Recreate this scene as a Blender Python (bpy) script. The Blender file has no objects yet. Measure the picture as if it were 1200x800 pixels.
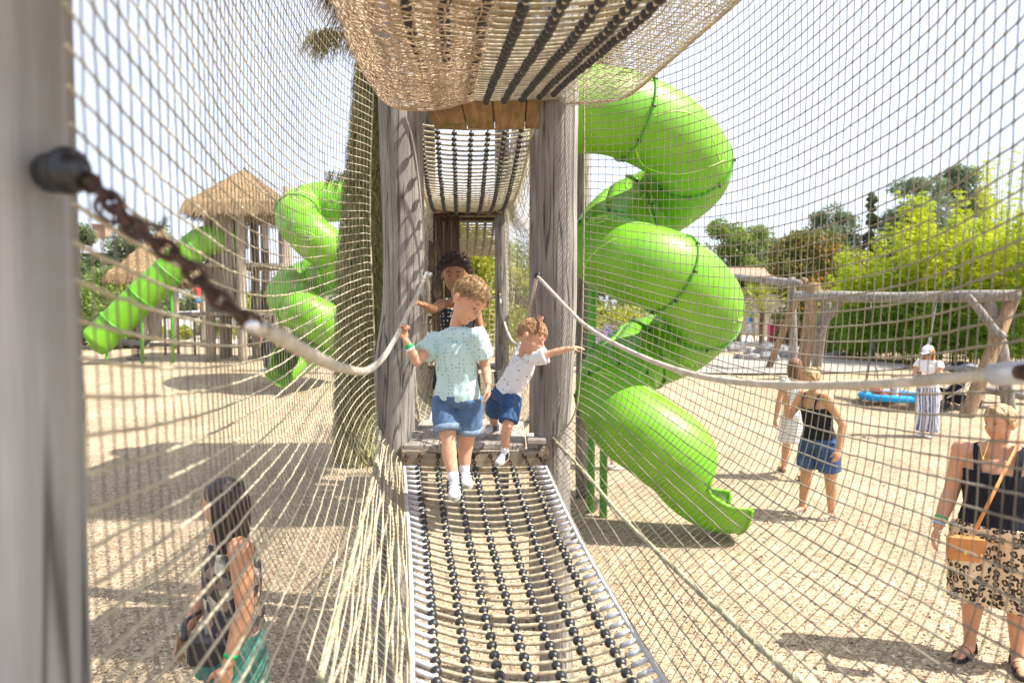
import bpy, math, random
import numpy as np
from mathutils import Vector, Matrix, noise as mnoise
random.seed(7)
RNG = np.random.default_rng(7)
scene = bpy.context.scene
col = scene.collection
PI = math.pi
R = math.radians
V = lambda *a: np.array(a, dtype=float)

# ------------------------------------------------------------------ camera
CAMZ = 2.32
PITCH = math.atan(36 / 800)
cd = bpy.data.cameras.new('camera')
cam = bpy.data.objects.new('camera', cd)
col.objects.link(cam)
cam.location = (0, 0, CAMZ)
cam.rotation_euler = (PI / 2 - PITCH, 0, 0)
cd.sensor_width = 36
cd.lens = 24
cd.clip_start = 0.05
cd.clip_end = 2000
cd.dof.use_dof = True
cd.dof.focus_distance = 3.6
cd.dof.aperture_fstop = 2.6
scene.camera = cam


def at(px, py, d):
    """world point that stands d metres ahead (along Y) on the sight line of a photo pixel"""
    x = px - 600
    u = 400 - py
    y = 800 * math.cos(PITCH) + u * math.sin(PITCH)
    z = -800 * math.sin(PITCH) + u * math.cos(PITCH)
    t = d / y
    return np.array([x * t, d, CAMZ + z * t])


def ground_z(x, y):
    def ss(a, b, v):
        t = min(1, max(0, (v - a) / (b - a)))
        return t * t * (3 - 2 * t)
    return 0.6 * ss(12.5, 19, y) + 0.22 * ss(19, 40, y)


def gp(px, d):
    """point on the ground below a pixel column at depth d"""
    x = (px - 600) / 800 * d
    return np.array([x, d, ground_z(x, d)])


# ------------------------------------------------------------------ mesh builder
def norm(v):
    v = np.asarray(v, float)
    return v / (np.linalg.norm(v) + 1e-12)


class MB:
    def __init__(s):
        s.v = []
        s.f = []
        s.n = 0
        s.mi = []

    def add(s, verts, faces, mi=0):
        verts = np.asarray(verts, float)
        s.v.append(verts)
        for f in faces:
            s.f.append(tuple(int(i) + s.n for i in f))
            s.mi.append(mi)
        s.n += len(verts)

    def addnp(s, verts, quads, mi=0):
        verts = np.asarray(verts, float)
        s.v.append(verts)
        s.f.extend(map(tuple, (np.asarray(quads) + s.n).tolist()))
        s.mi.extend([mi] * len(quads))
        s.n += len(verts)

    def tube(s, pts, r, n=6, cap=True, ref=None, ry=None, side=None, twist=None, mi=0):
        """round or elliptical tube through pts; side fixes the rx axis"""
        P = np.asarray(pts, float)
        m = len(P)
        r = np.broadcast_to(np.asarray(r, float), (m,)).copy()
        ry = r if ry is None else np.broadcast_to(np.asarray(ry, float), (m,)).copy()
        T = np.gradient(P, axis=0)
        T /= np.linalg.norm(T, axis=1)[:, None] + 1e-12
        if side is not None:
            A = np.broadcast_to(np.asarray(side, float), (m, 3)).copy()
        else:
            if ref is None:
                k = int(np.argmin(np.abs(T).max(axis=0)))
                ref = np.eye(3)[k]
            A = np.cross(T, ref)
        A -= (A * T).sum(1)[:, None] * T
        A /= np.linalg.norm(A, axis=1)[:, None] + 1e-12
        B = np.cross(T, A)
        th = np.arange(n) * 2 * PI / n
        c, q = np.cos(th), np.sin(th)
        if twist is not None:
            pitch, amp, strands = twist
            L = np.concatenate([[0], np.cumsum(np.linalg.norm(np.diff(P, axis=0), axis=1))])
            mod = 1 + amp * np.abs(np.cos(strands / 2 * (th[None, :] - 2 * PI * L[:, None] / pitch)))
        else:
            mod = np.ones((m, n))
        W = P[:, None, :] + (A[:, None, :] * (c[None, :] * mod)[..., None]) * r[:, None, None] \
            + (B[:, None, :] * (q[None, :] * mod)[..., None]) * ry[:, None, None]
        W = W.reshape(-1, 3)
        i = np.arange(m - 1)[:, None] * n
        j = np.arange(n)[None, :]
        j2 = (j + 1) % n
        Q = np.stack([i + j, i + j2, i + n + j2, i + n + j], -1).reshape(-1, 4)
        base = s.n
        s.addnp(W, Q, mi)
        if cap:
            s.f.append(tuple(base + k for k in range(n - 1, -1, -1)))
            s.f.append(tuple(base + (m - 1) * n + k for k in range(n)))
            s.mi += [mi, mi]

    def ell(s, c, rad, axes=None, nu=14, nv=10, fn=None, mi=0):
        c = np.asarray(c, float)
        M = np.eye(3) if axes is None else np.asarray(axes, float)  # rows: x,y,z axes
        vs = []
        for i in range(nv + 1):
            ph = -PI / 2 + PI * i / nv
            if i in (0, nv):
                ring = [(0, 0, math.sin(ph))]
            else:
                ring = [(math.cos(ph) * math.cos(2 * PI * j / nu), math.cos(ph) * math.sin(2 * PI * j / nu), math.sin(ph)) for j in range(nu)]
            for d in ring:
                k = 1.0 if fn is None else fn(*d)
                vs.append(c + (d[0] * rad[0] * M[0] + d[1] * rad[1] * M[1] + d[2] * rad[2] * M[2]) * k)
        fs = []
        for j in range(nu):
            fs.append((0, 1 + (j + 1) % nu, 1 + j))
        for i in range(nv - 2):
            a = 1 + i * nu
            for j in range(nu):
                fs.append((a + j, a + (j + 1) % nu, a + nu + (j + 1) % nu, a + nu + j))
        a = 1 + (nv - 2) * nu
        top = len(vs) - 1
        for j in range(nu):
            fs.append((a + j, a + (j + 1) % nu, top))
        s.add(vs, fs, mi)

    def box(s, c, size, axes=None, bev=0.0, mi=0):
        M = np.eye(3) if axes is None else np.asarray(axes, float)
        h = np.asarray(size, float) / 2
        c = np.asarray(c, float)
        if bev <= 0:
            vs = [c + sx * h[0] * M[0] + sy * h[1] * M[1] + sz * h[2] * M[2] for sx in (-1, 1) for sy in (-1, 1) for sz in (-1, 1)]
            s.add(vs, [(0, 1, 3, 2), (4, 6, 7, 5), (0, 4, 5, 1), (2, 3, 7, 6), (0, 2, 6, 4), (1, 5, 7, 3)], mi)
            return
        b = min(bev, *(h * 0.45))
        vs = []
        idx = {}
        for sx in (-1, 1):
            for sy in (-1, 1):
                for sz in (-1, 1):
                    sg = (sx, sy, sz)
                    for ax in range(3):
                        e = [h[k] - (0 if k == ax else b) for k in range(3)]
                        idx[(sg, ax)] = len(vs)
                        vs.append(c + sum(sg[k] * e[k] * M[k] for k in range(3)))
        fs = []
        for ax in range(3):
            o = [k for k in range(3) if k != ax]
            for sg0 in (-1, 1):
                q = []
                for a_, b_ in ((-1, -1), (1, -1), (1, 1), (-1, 1)):
                    g = [0, 0, 0]
                    g[ax] = sg0
                    g[o[0]] = a_
                    g[o[1]] = b_
                    q.append(idx[(tuple(g), ax)])
                fs.append(q)
        for ax in range(3):   # edges along ax
            o = [k for k in range(3) if k != ax]
            for a_ in (-1, 1):
                for b_ in (-1, 1):
                    g1 = [0, 0, 0]
                    g1[ax] = -1
                    g1[o[0]] = a_
                    g1[o[1]] = b_
                    g2 = list(g1)
                    g2[ax] = 1
                    fs.append([idx[(tuple(g1), o[0])], idx[(tuple(g2), o[0])], idx[(tuple(g2), o[1])], idx[(tuple(g1), o[1])]])
        for sx in (-1, 1):
            for sy in (-1, 1):
                for sz in (-1, 1):
                    fs.append([idx[((sx, sy, sz), k)] for k in range(3)])
        s.add(vs, fs, mi)

    def build(s, name, m=None, parent=None, smooth=True, fixn=False, mats=None):
        me = bpy.data.meshes.new(name)
        v = np.concatenate(s.v) if s.v else np.zeros((0, 3))
        me.from_pydata(v.tolist(), [], s.f)
        if mats:
            for x in mats:
                me.materials.append(x)
            me.polygons.foreach_set('material_index', s.mi)
        elif m is not None:
            me.materials.append(m)
        if fixn:
            import bmesh
            bm = bmesh.new()
            bm.from_mesh(me)
            bmesh.ops.recalc_face_normals(bm, faces=bm.faces)
            bm.to_mesh(me)
            bm.free()
        if smooth:
            me.polygons.foreach_set('use_smooth', [True] * len(me.polygons))
        me.update()
        o = bpy.data.objects.new(name, me)
        col.objects.link(o)
        if parent is not None:
            o.parent = parent
            o.matrix_parent_inverse = parent_inv(parent)
        return o


def parent_inv(p):
    M = Matrix.Identity(4)
    chain = []
    q = p
    while q is not None:
        chain.append(q)
        q = q.parent
    for q in reversed(chain):
        M = M @ q.matrix_parent_inverse @ Matrix.LocRotScale(q.location, q.rotation_euler, q.scale)
    return M.inverted()


def tag(o, label=None, cat=None, group=None, kind=None):
    if label:
        o['label'] = label
    if cat:
        o['category'] = cat
    if group:
        o['group'] = group
    if kind:
        o['kind'] = kind
    return o


def thing(name, label, cat, loc=(0, 0, 0), group=None):
    o = bpy.data.objects.new(name, None)
    col.objects.link(o)
    o.location = tuple(float(a) for a in loc)
    o.empty_display_size = 0.1
    return tag(o, label, cat, group)


def remesh(o, voxel, smooth=4, wrinkle=None):
    me = o.data
    mats = list(me.materials)
    m = o.modifiers.new('r', 'REMESH')
    m.mode = 'VOXEL'
    m.voxel_size = voxel
    m.use_smooth_shade = True
    if smooth:
        sm = o.modifiers.new('s', 'SMOOTH')
        sm.factor = 0.5
        sm.iterations = smooth
    dg = bpy.context.evaluated_depsgraph_get()
    ne = bpy.data.meshes.new_from_object(o.evaluated_get(dg), depsgraph=dg)
    o.modifiers.clear()
    o.data = ne
    ne.materials.clear()
    for x in mats:
        ne.materials.append(x)
    if wrinkle:
        amp, sc = wrinkle
        n = len(ne.vertices)
        co = np.empty(n * 3)
        ne.vertices.foreach_get('co', co)
        co = co.reshape(-1, 3)
        nn = np.empty(n * 3)
        ne.vertices.foreach_get('normal', nn)
        nn = nn.reshape(-1, 3)
        k = np.array([mnoise.noise(Vector((c[0] * sc, c[1] * sc, c[2] * sc * 0.45 + 3 * math.sin(c[0] * 9)))) for c in co])
        k = -np.abs(k) * 1.6 + 0.4
        co += nn * (k * amp)[:, None]
        ne.vertices.foreach_set('co', co.reshape(-1))
    ne.polygons.foreach_set('use_smooth', [True] * len(ne.polygons))
    ne.update()
    return o


def catmull(pts, n=10):
    P = np.asarray(pts, float)
    Q = np.vstack([2 * P[0] - P[1], P, 2 * P[-1] - P[-2]])
    out = []
    for i in range(len(P) - 1):
        a, b, c, d = Q[i:i + 4]
        for k in range(n):
            t = k / n
            out.append(0.5 * ((2 * b) + (-a + c) * t + (2 * a - 5 * b + 4 * c - d) * t * t + (-a + 3 * b - 3 * c + d) * t ** 3))
    out.append(P[-1])
    return np.array(out)


def resample(P, n=None, step=None):
    P = np.asarray(P, float)
    L = np.concatenate([[0], np.cumsum(np.linalg.norm(np.diff(P, axis=0), axis=1))])
    if n is None:
        n = max(2, int(round(L[-1] / step)) + 1)
    s = np.linspace(0, L[-1], n)
    return np.stack([np.interp(s, L, P[:, k]) for k in range(P.shape[1])], 1)


# ------------------------------------------------------------------ materials
def newmat(name):
    m = bpy.data.materials.new(name)
    m.use_nodes = True
    nt = m.node_tree
    return m, nt, nt.nodes, nt.links, nt.nodes['Principled BSDF']


def coords(nt, scale=(1, 1, 1), kind='Object'):
    tc = nt.nodes.new('ShaderNodeTexCoord')
    mp = nt.nodes.new('ShaderNodeMapping')
    mp.inputs['Scale'].default_value = scale
    nt.links.new(tc.outputs[kind], mp.inputs[0])
    return mp.outputs[0]


def ramp(nt, src, stops):
    r = nt.nodes.new('ShaderNodeValToRGB')
    while len(r.color_ramp.elements) < len(stops):
        r.color_ramp.elements.new(0.5)
    for e, (p, c) in zip(r.color_ramp.elements, stops):
        e.position = p
        e.color = (*c, 1) if len(c) == 3 else c
    nt.links.new(src, r.inputs[0])
    return r.outputs[0]


def noise_tex(nt, vec, scale, detail=4, rough=0.55):
    n = nt.nodes.new('ShaderNodeTexNoise')
    n.inputs['Scale'].default_value = scale
    n.inputs['Detail'].default_value = detail
    n.inputs['Roughness'].default_value = rough
    nt.links.new(vec, n.inputs['Vector'])
    return n.outputs[0]


def mix(nt, fac, a, b, mode='MIX'):
    m = nt.nodes.new('ShaderNodeMix')
    m.data_type = 'RGBA'
    m.blend_type = mode
    for s, v in ((m.inputs[0], fac), (m.inputs[6], a), (m.inputs[7], b)):
        if isinstance(v, (int, float)):
            s.default_value = v
        elif isinstance(v, tuple):
            s.default_value = (*v, 1) if len(v) == 3 else v
        else:
            nt.links.new(v, s)
    return m.outputs[2]


def bump(nt, h, strength, dist=0.01):
    b = nt.nodes.new('ShaderNodeBump')
    b.inputs['Strength'].default_value = strength
    b.inputs['Distance'].default_value = dist
    nt.links.new(h, b.inputs['Height'])
    return b.outputs[0]


def simple(name, c, rough=0.6, var=0.25, scale=12, bmp=0.2, bscale=60, metal=0, spec=0.5, bdist=0.003, stretch=(1, 1, 1), trans=0):
    m, nt, N, L, p = newmat(name)
    vec = coords(nt, stretch)
    n = noise_tex(nt, vec, scale)
    lo = tuple(max(0, x * (1 - var)) for x in c)
    hi = tuple(min(1, x * (1 + var)) for x in c)
    L.new(ramp(nt, n, [(0.3, lo), (0.7, hi)]), p.inputs['Base Color'])
    p.inputs['Roughness'].default_value = rough
    p.inputs['Metallic'].default_value = metal
    p.inputs['Specular IOR Level'].default_value = spec
    if bmp:
        n2 = noise_tex(nt, vec, bscale, 3)
        L.new(bump(nt, n2, bmp, bdist), p.inputs['Normal'])
    if trans:
        tr = N.new('ShaderNodeBsdfTranslucent')
        L.new(p.inputs['Base Color'].links[0].from_socket, tr.inputs[0])
        mx = N.new('ShaderNodeMixShader')
        mx.inputs[0].default_value = trans
        L.new(p.outputs[0], mx.inputs[1])
        L.new(tr.outputs[0], mx.inputs[2])
        L.new(mx.outputs[0], N['Material Output'].inputs[0])
    return m


def wood(name, c_light, c_dark, grain=(17, 17, 1.7), crack=True, rough=0.85, bstr=0.6, moss=None):
    m, nt, N, L, p = newmat(name)
    vec = coords(nt, grain)
    n = noise_tex(nt, vec, 1.6, 6, 0.65)
    n.node.inputs['Distortion'].default_value = 0.35
    c = ramp(nt, n, [(0.22, c_dark), (0.5, tuple((a + b) / 2 for a, b in zip(c_light, c_dark))), (0.66, c_light)])
    v2 = coords(nt, (1.3, 1.3, 0.5))
    blotch = ramp(nt, noise_tex(nt, v2, 2.2, 3), [(0.35, (0.72, 0.7, 0.68)), (0.65, (1.1, 1.08, 1.05))])
    c = mix(nt, 1.0, c, blotch, 'MULTIPLY')
    h = n
    if crack:
        v3 = coords(nt, (grain[0] * 1.1, grain[1] * 1.1, grain[2] * 0.45))
        k = noise_tex(nt, v3, 1.0, 2, 0.4)
        kk = ramp(nt, k, [(0.475, (1, 1, 1)), (0.497, (0.2, 0.18, 0.16)), (0.503, (0.2, 0.18, 0.16)), (0.525, (1, 1, 1))])
        c = mix(nt, 0.85, c, kk, 'MULTIPLY')
        h = mix(nt, 0.6, n, kk, 'MULTIPLY')
    if moss:
        mm = ramp(nt, noise_tex(nt, v2, 3.1, 4), [(0.5, (0, 0, 0)), (0.66, (1, 1, 1))])
        c = mix(nt, mm, c, moss)
    L.new(c, p.inputs['Base Color'])
    p.inputs['Roughness'].default_value = rough
    p.inputs['Specular IOR Level'].default_value = 0.25
    L.new(bump(nt, h, bstr, 0.006), p.inputs['Normal'])
    return m


M = {}
M['post'] = wood('weathered_grey_wood', (0.38, 0.36, 0.335), (0.15, 0.14, 0.13))
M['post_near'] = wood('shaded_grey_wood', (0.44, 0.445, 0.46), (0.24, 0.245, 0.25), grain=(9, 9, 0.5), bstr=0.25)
M['post2'] = wood('grey_brown_wood', (0.42, 0.37, 0.31), (0.18, 0.15, 0.12))
M['brown_log'] = wood('brown_log_wood', (0.42, 0.29, 0.18), (0.2, 0.13, 0.08))
M['plank'] = wood('grey_plank', (0.50, 0.46, 0.41), (0.25, 0.22, 0.19), grain=(2, 22, 22), bstr=0.4)
M['plank_y'] = wood('grey_plank_lengthways', (0.50, 0.46, 0.41), (0.25, 0.22, 0.19), grain=(22, 2, 22), bstr=0.4)
M['beam'] = wood('sawn_beam', (0.40, 0.34, 0.27), (0.2, 0.16, 0.12), grain=(2, 18, 18), bstr=0.5)
M['warm_plank'] = wood('warm_plank', (0.40, 0.25, 0.12), (0.13, 0.08, 0.04), grain=(15, 1.6, 15), crack=False, moss=(0.12, 0.13, 0.03))
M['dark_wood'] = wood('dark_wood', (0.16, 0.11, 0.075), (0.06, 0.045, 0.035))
M['rope'] = simple('cream_rope', (0.47, 0.41, 0.29), 0.9, 0.22, 25, 0.5, 260, spec=0.2, bdist=0.002)
M['rung'] = simple('weathered_rung_rope', (0.38, 0.33, 0.24), 0.9, 0.3, 18, 0.5, 260, spec=0.2, bdist=0.002)
M['netright'] = simple('shaded_net_cord', (0.27, 0.24, 0.19), 0.9, 0.25, 9, 0.3, 300, spec=0.2, bdist=0.001)  # cream cord painted darker for the net side turned from the sun
M['netdark'] = simple('dull_net_cord', (0.22, 0.19, 0.145), 0.9, 0.25, 9, 0.3, 300, spec=0.2, bdist=0.001)
M['netrope'] = simple('net_cord', (0.46, 0.41, 0.30), 0.9, 0.25, 9, 0.3, 300, spec=0.2, bdist=0.001)
M['olivenet'] = simple('mossy_net_cord', (0.36, 0.34, 0.23), 0.9, 0.35, 14, 0.6, 200, spec=0.2, bdist=0.003)
M['jute'] = simple('brown_net_cord', (0.43, 0.335, 0.235), 0.9, 0.3, 12, 0.3, 250, spec=0.2, bdist=0.001)
M['handrope'] = simple('worn_pale_rope', (0.52, 0.47, 0.39), 0.85, 0.2, 20, 0.4, 300, spec=0.25, bdist=0.001)
M['whiterope'] = simple('white_rope', (0.50, 0.485, 0.46), 0.8, 0.1, 20, 0.3, 300, spec=0.3, bdist=0.001)
M['bead'] = simple('black_rubber_bead', (0.022, 0.023, 0.028), 0.38, 0.3, 40, 0.1, 200, spec=0.5)
M['sleeve'] = simple('silver_sleeve', (0.55, 0.57, 0.62), 0.35, 0.1, 30, 0.05, 100, metal=0.35)
M['steel'] = simple('bright_steel', (0.7, 0.7, 0.72), 0.28, 0.08, 30, 0.05, 100, metal=1)
M['rust'] = simple('rusty_chain', (0.075, 0.042, 0.032), 0.6, 0.5, 60, 0.5, 200, metal=0.5)
M['black'] = simple('black_plastic', (0.012, 0.013, 0.016), 0.3, 0.2, 30, 0.02, 100, spec=0.6)
M['greenpole'] = simple('green_painted_steel', (0.09, 0.38, 0.04), 0.4, 0.1, 10, 0.05, 90)
M['white'] = simple('white_paint', (0.75, 0.75, 0.74), 0.6, 0.06, 8, 0.05)


def slide_mat():
    m, nt, N, L, p = newmat('green_slide_plastic')
    vec = coords(nt)
    n = noise_tex(nt, vec, 3.0, 3)
    c = ramp(nt, n, [(0.3, (0.13, 0.38, 0.010)), (0.7, (0.19, 0.47, 0.016))])
    n3 = noise_tex(nt, vec, 28.0, 5, 0.7)
    c = mix(nt, ramp(nt, n3, [(0.55, (0, 0, 0)), (0.75, (0.22, 0.22, 0.22))]), c, (0.42, 0.68, 0.16))
    L.new(c, p.inputs['Base Color'])
    n4 = noise_tex(nt, vec, 14, 4)
    rr = ramp(nt, n4, [(0.3, (0.34, 0.34, 0.34)), (0.7, (0.56, 0.56, 0.56))])
    L.new(rr, p.inputs['Roughness'])
    L.new(bump(nt, noise_tex(nt, vec, 5, 2), 0.12, 0.03), p.inputs['Normal'])
    tr = N.new('ShaderNodeBsdfTranslucent')
    tr.inputs[0].default_value = (0.30, 0.75, 0.01, 1)
    mx = N.new('ShaderNodeMixShader')
    mx.inputs[0].default_value = 0.15
    L.new(p.outputs[0], mx.inputs[1])
    L.new(tr.outputs[0], mx.inputs[2])
    L.new(mx.outputs[0], N['Material Output'].inputs[0])
    return m


M['slide'] = slide_mat()
M['slide_line'] = simple('pale_green_moulding', (0.36, 0.66, 0.10), 0.4, 0.1, 10, 0)  # paler green paints in the highlights and wear of the raised lines
M['flange'] = simple('dark_green_flange', (0.06, 0.28, 0.012), 0.4, 0.2, 10, 0)


def thatch_mat(name, c1, c2, stretch=(1, 1, 0.3)):
    m, nt, N, L, p = newmat(name)
    vec = coords(nt, stretch)
    n = noise_tex(nt, vec, 22, 4, 0.7)
    L.new(ramp(nt, n, [(0.3, c2), (0.7, c1)]), p.inputs['Base Color'])
    p.inputs['Roughness'].default_value = 0.9
    p.inputs['Specular IOR Level'].default_value = 0.15
    L.new(bump(nt, n, 0.8, 0.02), p.inputs['Normal'])
    return m


M['thatch'] = thatch_mat('straw_thatch', (0.46, 0.33, 0.19), (0.15, 0.10, 0.05))
M['olive'] = thatch_mat('mossy_olive_thatch', (0.34, 0.33, 0.14), (0.10, 0.10, 0.045))


def leaf_mat(name, c1, c2, scale=1.5, trans=0.35):
    m, nt, N, L, p = newmat(name)
    vec = coords(nt)
    n = noise_tex(nt, vec, scale, 3)
    n2 = noise_tex(nt, vec, 40, 2)
    c = ramp(nt, n, [(0.32, c2), (0.68, c1)])
    c = mix(nt, 0.5, c, ramp(nt, n2, [(0.3, (0.6, 0.6, 0.6)), (0.7, (1.35, 1.35, 1.3))]), 'MULTIPLY')
    L.new(c, p.inputs['Base Color'])
    p.inputs['Roughness'].default_value = 0.55
    p.inputs['Specular IOR Level'].default_value = 0.3
    tr = N.new('ShaderNodeBsdfTranslucent')
    L.new(c, tr.inputs[0])
    mx = N.new('ShaderNodeMixShader')
    mx.inputs[0].default_value = trans
    L.new(p.outputs[0], mx.inputs[1])
    L.new(tr.outputs[0], mx.inputs[2])
    L.new(mx.outputs[0], N['Material Output'].inputs[0])
    return m


M['leaf_dark'] = leaf_mat('dark_green_leaf', (0.17, 0.22, 0.09), (0.09, 0.13, 0.06))
M['leaf_mid'] = leaf_mat('mid_green_leaf', (0.22, 0.31, 0.06), (0.12, 0.18, 0.04))
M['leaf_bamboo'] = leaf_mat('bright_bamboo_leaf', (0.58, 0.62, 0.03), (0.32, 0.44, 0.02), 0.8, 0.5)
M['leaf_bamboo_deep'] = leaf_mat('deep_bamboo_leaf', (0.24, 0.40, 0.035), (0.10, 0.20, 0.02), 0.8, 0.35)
M['leaf_yellow'] = leaf_mat('yellow_green_leaf', (0.42, 0.42, 0.05), (0.20, 0.25, 0.03))
M['leaf_magnolia'] = leaf_mat('bronze_green_leaf', (0.22, 0.22, 0.04), (0.08, 0.10, 0.03), 3)
M['leaf_bronze'] = leaf_mat('bronze_leaf', (0.48, 0.24, 0.04), (0.24, 0.12, 0.03), 3)
M['leaf_conifer'] = leaf_mat('hazed_blue_green_needle', (0.21, 0.26, 0.15), (0.11, 0.15, 0.09))  # lightened to put distance haze into the leaf colour
M['lavender'] = leaf_mat('lavender_flower', (0.34, 0.26, 0.48), (0.2, 0.15, 0.3), 6)
M['bark'] = wood('tree_bark', (0.22, 0.17, 0.12), (0.09, 0.07, 0.05), grain=(8, 8, 2), crack=False)


def ground_mat():
    m, nt, N, L, p = newmat('tan_bark_gravel')
    vec = coords(nt)
    vo = N.new('ShaderNodeTexVoronoi')
    vo.inputs['Scale'].default_value = 64
    vo.inputs['Randomness'].default_value = 1
    st = coords(nt, (1, 1.0, 1))
    # warp so the chips are irregular
    L.new(st, vo.inputs['Vector'])
    sep = N.new('ShaderNodeSeparateColor')
    L.new(vo.outputs['Color'], sep.inputs[0])
    chip = ramp(nt, sep.outputs[0], [(0.0, (0.14, 0.11, 0.08)), (0.14, (0.31, 0.24, 0.165)), (0.5, (0.42, 0.33, 0.225)), (0.85, (0.50, 0.40, 0.285)), (1.0, (0.66, 0.59, 0.48))])
    edge = ramp(nt, vo.outputs['Distance'], [(0.0, (1.08, 1.08, 1.08)), (0.55, (1, 1, 1)), (0.95, (0.5, 0.48, 0.46))])
    c = mix(nt, 0.85, chip, edge, 'MULTIPLY')
    big = ramp(nt, noise_tex(nt, vec, 0.55, 5, 0.6), [(0.3, (0.74, 0.72, 0.69)), (0.7, (1.14, 1.12, 1.08))])
    c = mix(nt, 1.0, c, big, 'MULTIPLY')
    mid = ramp(nt, noise_tex(nt, vec, 7, 4, 0.7), [(0.3, (0.8, 0.78, 0.76)), (0.7, (1.12, 1.12, 1.1))])
    c = mix(nt, 1.0, c, mid, 'MULTIPLY')
    L.new(c, p.inputs['Base Color'])
    p.inputs['Roughness'].default_value = 0.95
    p.inputs['Specular IOR Level'].default_value = 0.15
    hh = mix(nt, 0.5, vo.outputs['Distance'], noise_tex(nt, vec, 12, 4))
    big_ = noise_tex(nt, vec, 3.2, 5, 0.6)
    b0 = N.new('ShaderNodeBump')
    b0.inputs['Strength'].default_value = 0.9
    b0.inputs['Distance'].default_value = 0.10
    L.new(big_, b0.inputs['Height'])
    b = N.new('ShaderNodeBump')
    b.invert = True
    b.inputs['Strength'].default_value = 0.75
    b.inputs['Distance'].default_value = 0.02
    L.new(hh, b.inputs['Height'])
    L.new(b0.outputs[0], b.inputs['Normal'])
    L.new(b.outputs[0], p.inputs['Normal'])
    return m


M['ground'] = ground_mat()
M['gravel'] = simple('grey_gravel', (0.30, 0.275, 0.24), 0.95, 0.5, 30, 0.8, 45, spec=0.15, bdist=0.02)
M['path'] = simple('pale_path', (0.44, 0.385, 0.31), 0.9, 0.12, 3, 0.3, 50, spec=0.2)
M['rock'] = simple('grey_rock', (0.20, 0.20, 0.205), 0.9, 0.4, 4, 0.9, 14, bdist=0.03)
M['grass'] = simple('lawn_green', (0.15, 0.22, 0.05), 0.9, 0.4, 6, 0.6, 60, spec=0.1, bdist=0.02)
M['terracotta'] = simple('terracotta', (0.42, 0.21, 0.12), 0.8, 0.15, 6)
M['slate'] = simple('grey_slate_roof', (0.22, 0.23, 0.25), 0.7, 0.2, 4)
M['tile'] = simple('brown_roof_tile', (0.32, 0.19, 0.13), 0.8, 0.25, 5)
M['render'] = simple('pale_render_wall', (0.55, 0.50, 0.44), 0.9, 0.12, 3)


# ---- cloth materials
def dots(name, base, dot, scale, thr, base_var=0.05, rough=0.85, stretch=(1, 1, 1)):
    m, nt, N, L, p = newmat(name)
    vec = coords(nt, stretch)
    vo = N.new('ShaderNodeTexVoronoi')
    vo.inputs['Scale'].default_value = scale
    vo.inputs['Randomness'].default_value = 0.45
    L.new(vec, vo.inputs['Vector'])
    k = ramp(nt, vo.outputs['Distance'], [(thr * 0.85, (1, 1, 1)), (thr, (0, 0, 0))])
    n = noise_tex(nt, vec, 10)
    b = ramp(nt, n, [(0.3, tuple(x * (1 - base_var) for x in base)), (0.7, tuple(min(1, x * (1 + base_var)) for x in base))])
    L.new(mix(nt, k, b, dot), p.inputs['Base Color'])
    p.inputs['Roughness'].default_value = rough
    p.inputs['Specular IOR Level'].default_value = 0.2
    L.new(bump(nt, noise_tex(nt, vec, 16, 3), 0.5, 0.01), p.inputs['Normal'])
    return m


def leopard():
    m, nt, N, L, p = newmat('leopard_print_cloth')
    vec = coords(nt)
    nz = N.new('ShaderNodeTexNoise')
    nz.inputs['Scale'].default_value = 22
    L.new(vec, nz.inputs['Vector'])
    sub = N.new('ShaderNodeVectorMath')
    sub.operation = 'MULTIPLY_ADD'
    sub.inputs[1].default_value = (0.03, 0.03, 0.03)
    L.new(nz.outputs['Color'], sub.inputs[0])
    L.new(vec, sub.inputs[2])
    vo = N.new('ShaderNodeTexVoronoi')
    vo.inputs['Scale'].default_value = 25
    vo.inputs['Randomness'].default_value = 0.75
    L.new(sub.outputs[0], vo.inputs['Vector'])
    ring = ramp(nt, vo.outputs['Distance'], [(0.0, (0.50, 0.30, 0.14)), (0.19, (0.50, 0.30, 0.14)), (0.24, (0.02, 0.016, 0.014)), (0.51, (0.02, 0.016, 0.014)), (0.55, (0.66, 0.50, 0.33))])
    gap = ramp(nt, noise_tex(nt, vec, 55, 2), [(0.58, (0, 0, 0)), (0.66, (1, 1, 1))])
    L.new(mix(nt, gap, ring, (0.66, 0.50, 0.33)), p.inputs['Base Color'])
    p.inputs['Roughness'].default_value = 0.85
    return m


def stripes(name, a, b, scale, axis='Z', soft=0.1, dist=0.5, rough=0.85):
    m, nt, N, L, p = newmat(name)
    vec = coords(nt)
    w = N.new('ShaderNodeTexWave')
    w.wave_type = 'BANDS'
    w.bands_direction = axis
    w.inputs['Scale'].default_value = scale
    w.inputs['Distortion'].default_value = dist
    w.inputs['Detail Scale'].default_value = 2
    L.new(vec, w.inputs['Vector'])
    L.new(ramp(nt, w.outputs[0], [(0.5 - soft, a), (0.5 + soft, b)]), p.inputs['Base Color'])
    p.inputs['Roughness'].default_value = rough
    p.inputs['Specular IOR Level'].default_value = 0.2
    L.new(bump(nt, noise_tex(nt, vec, 14, 3), 0.4, 0.01), p.inputs['Normal'])
    return m


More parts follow.
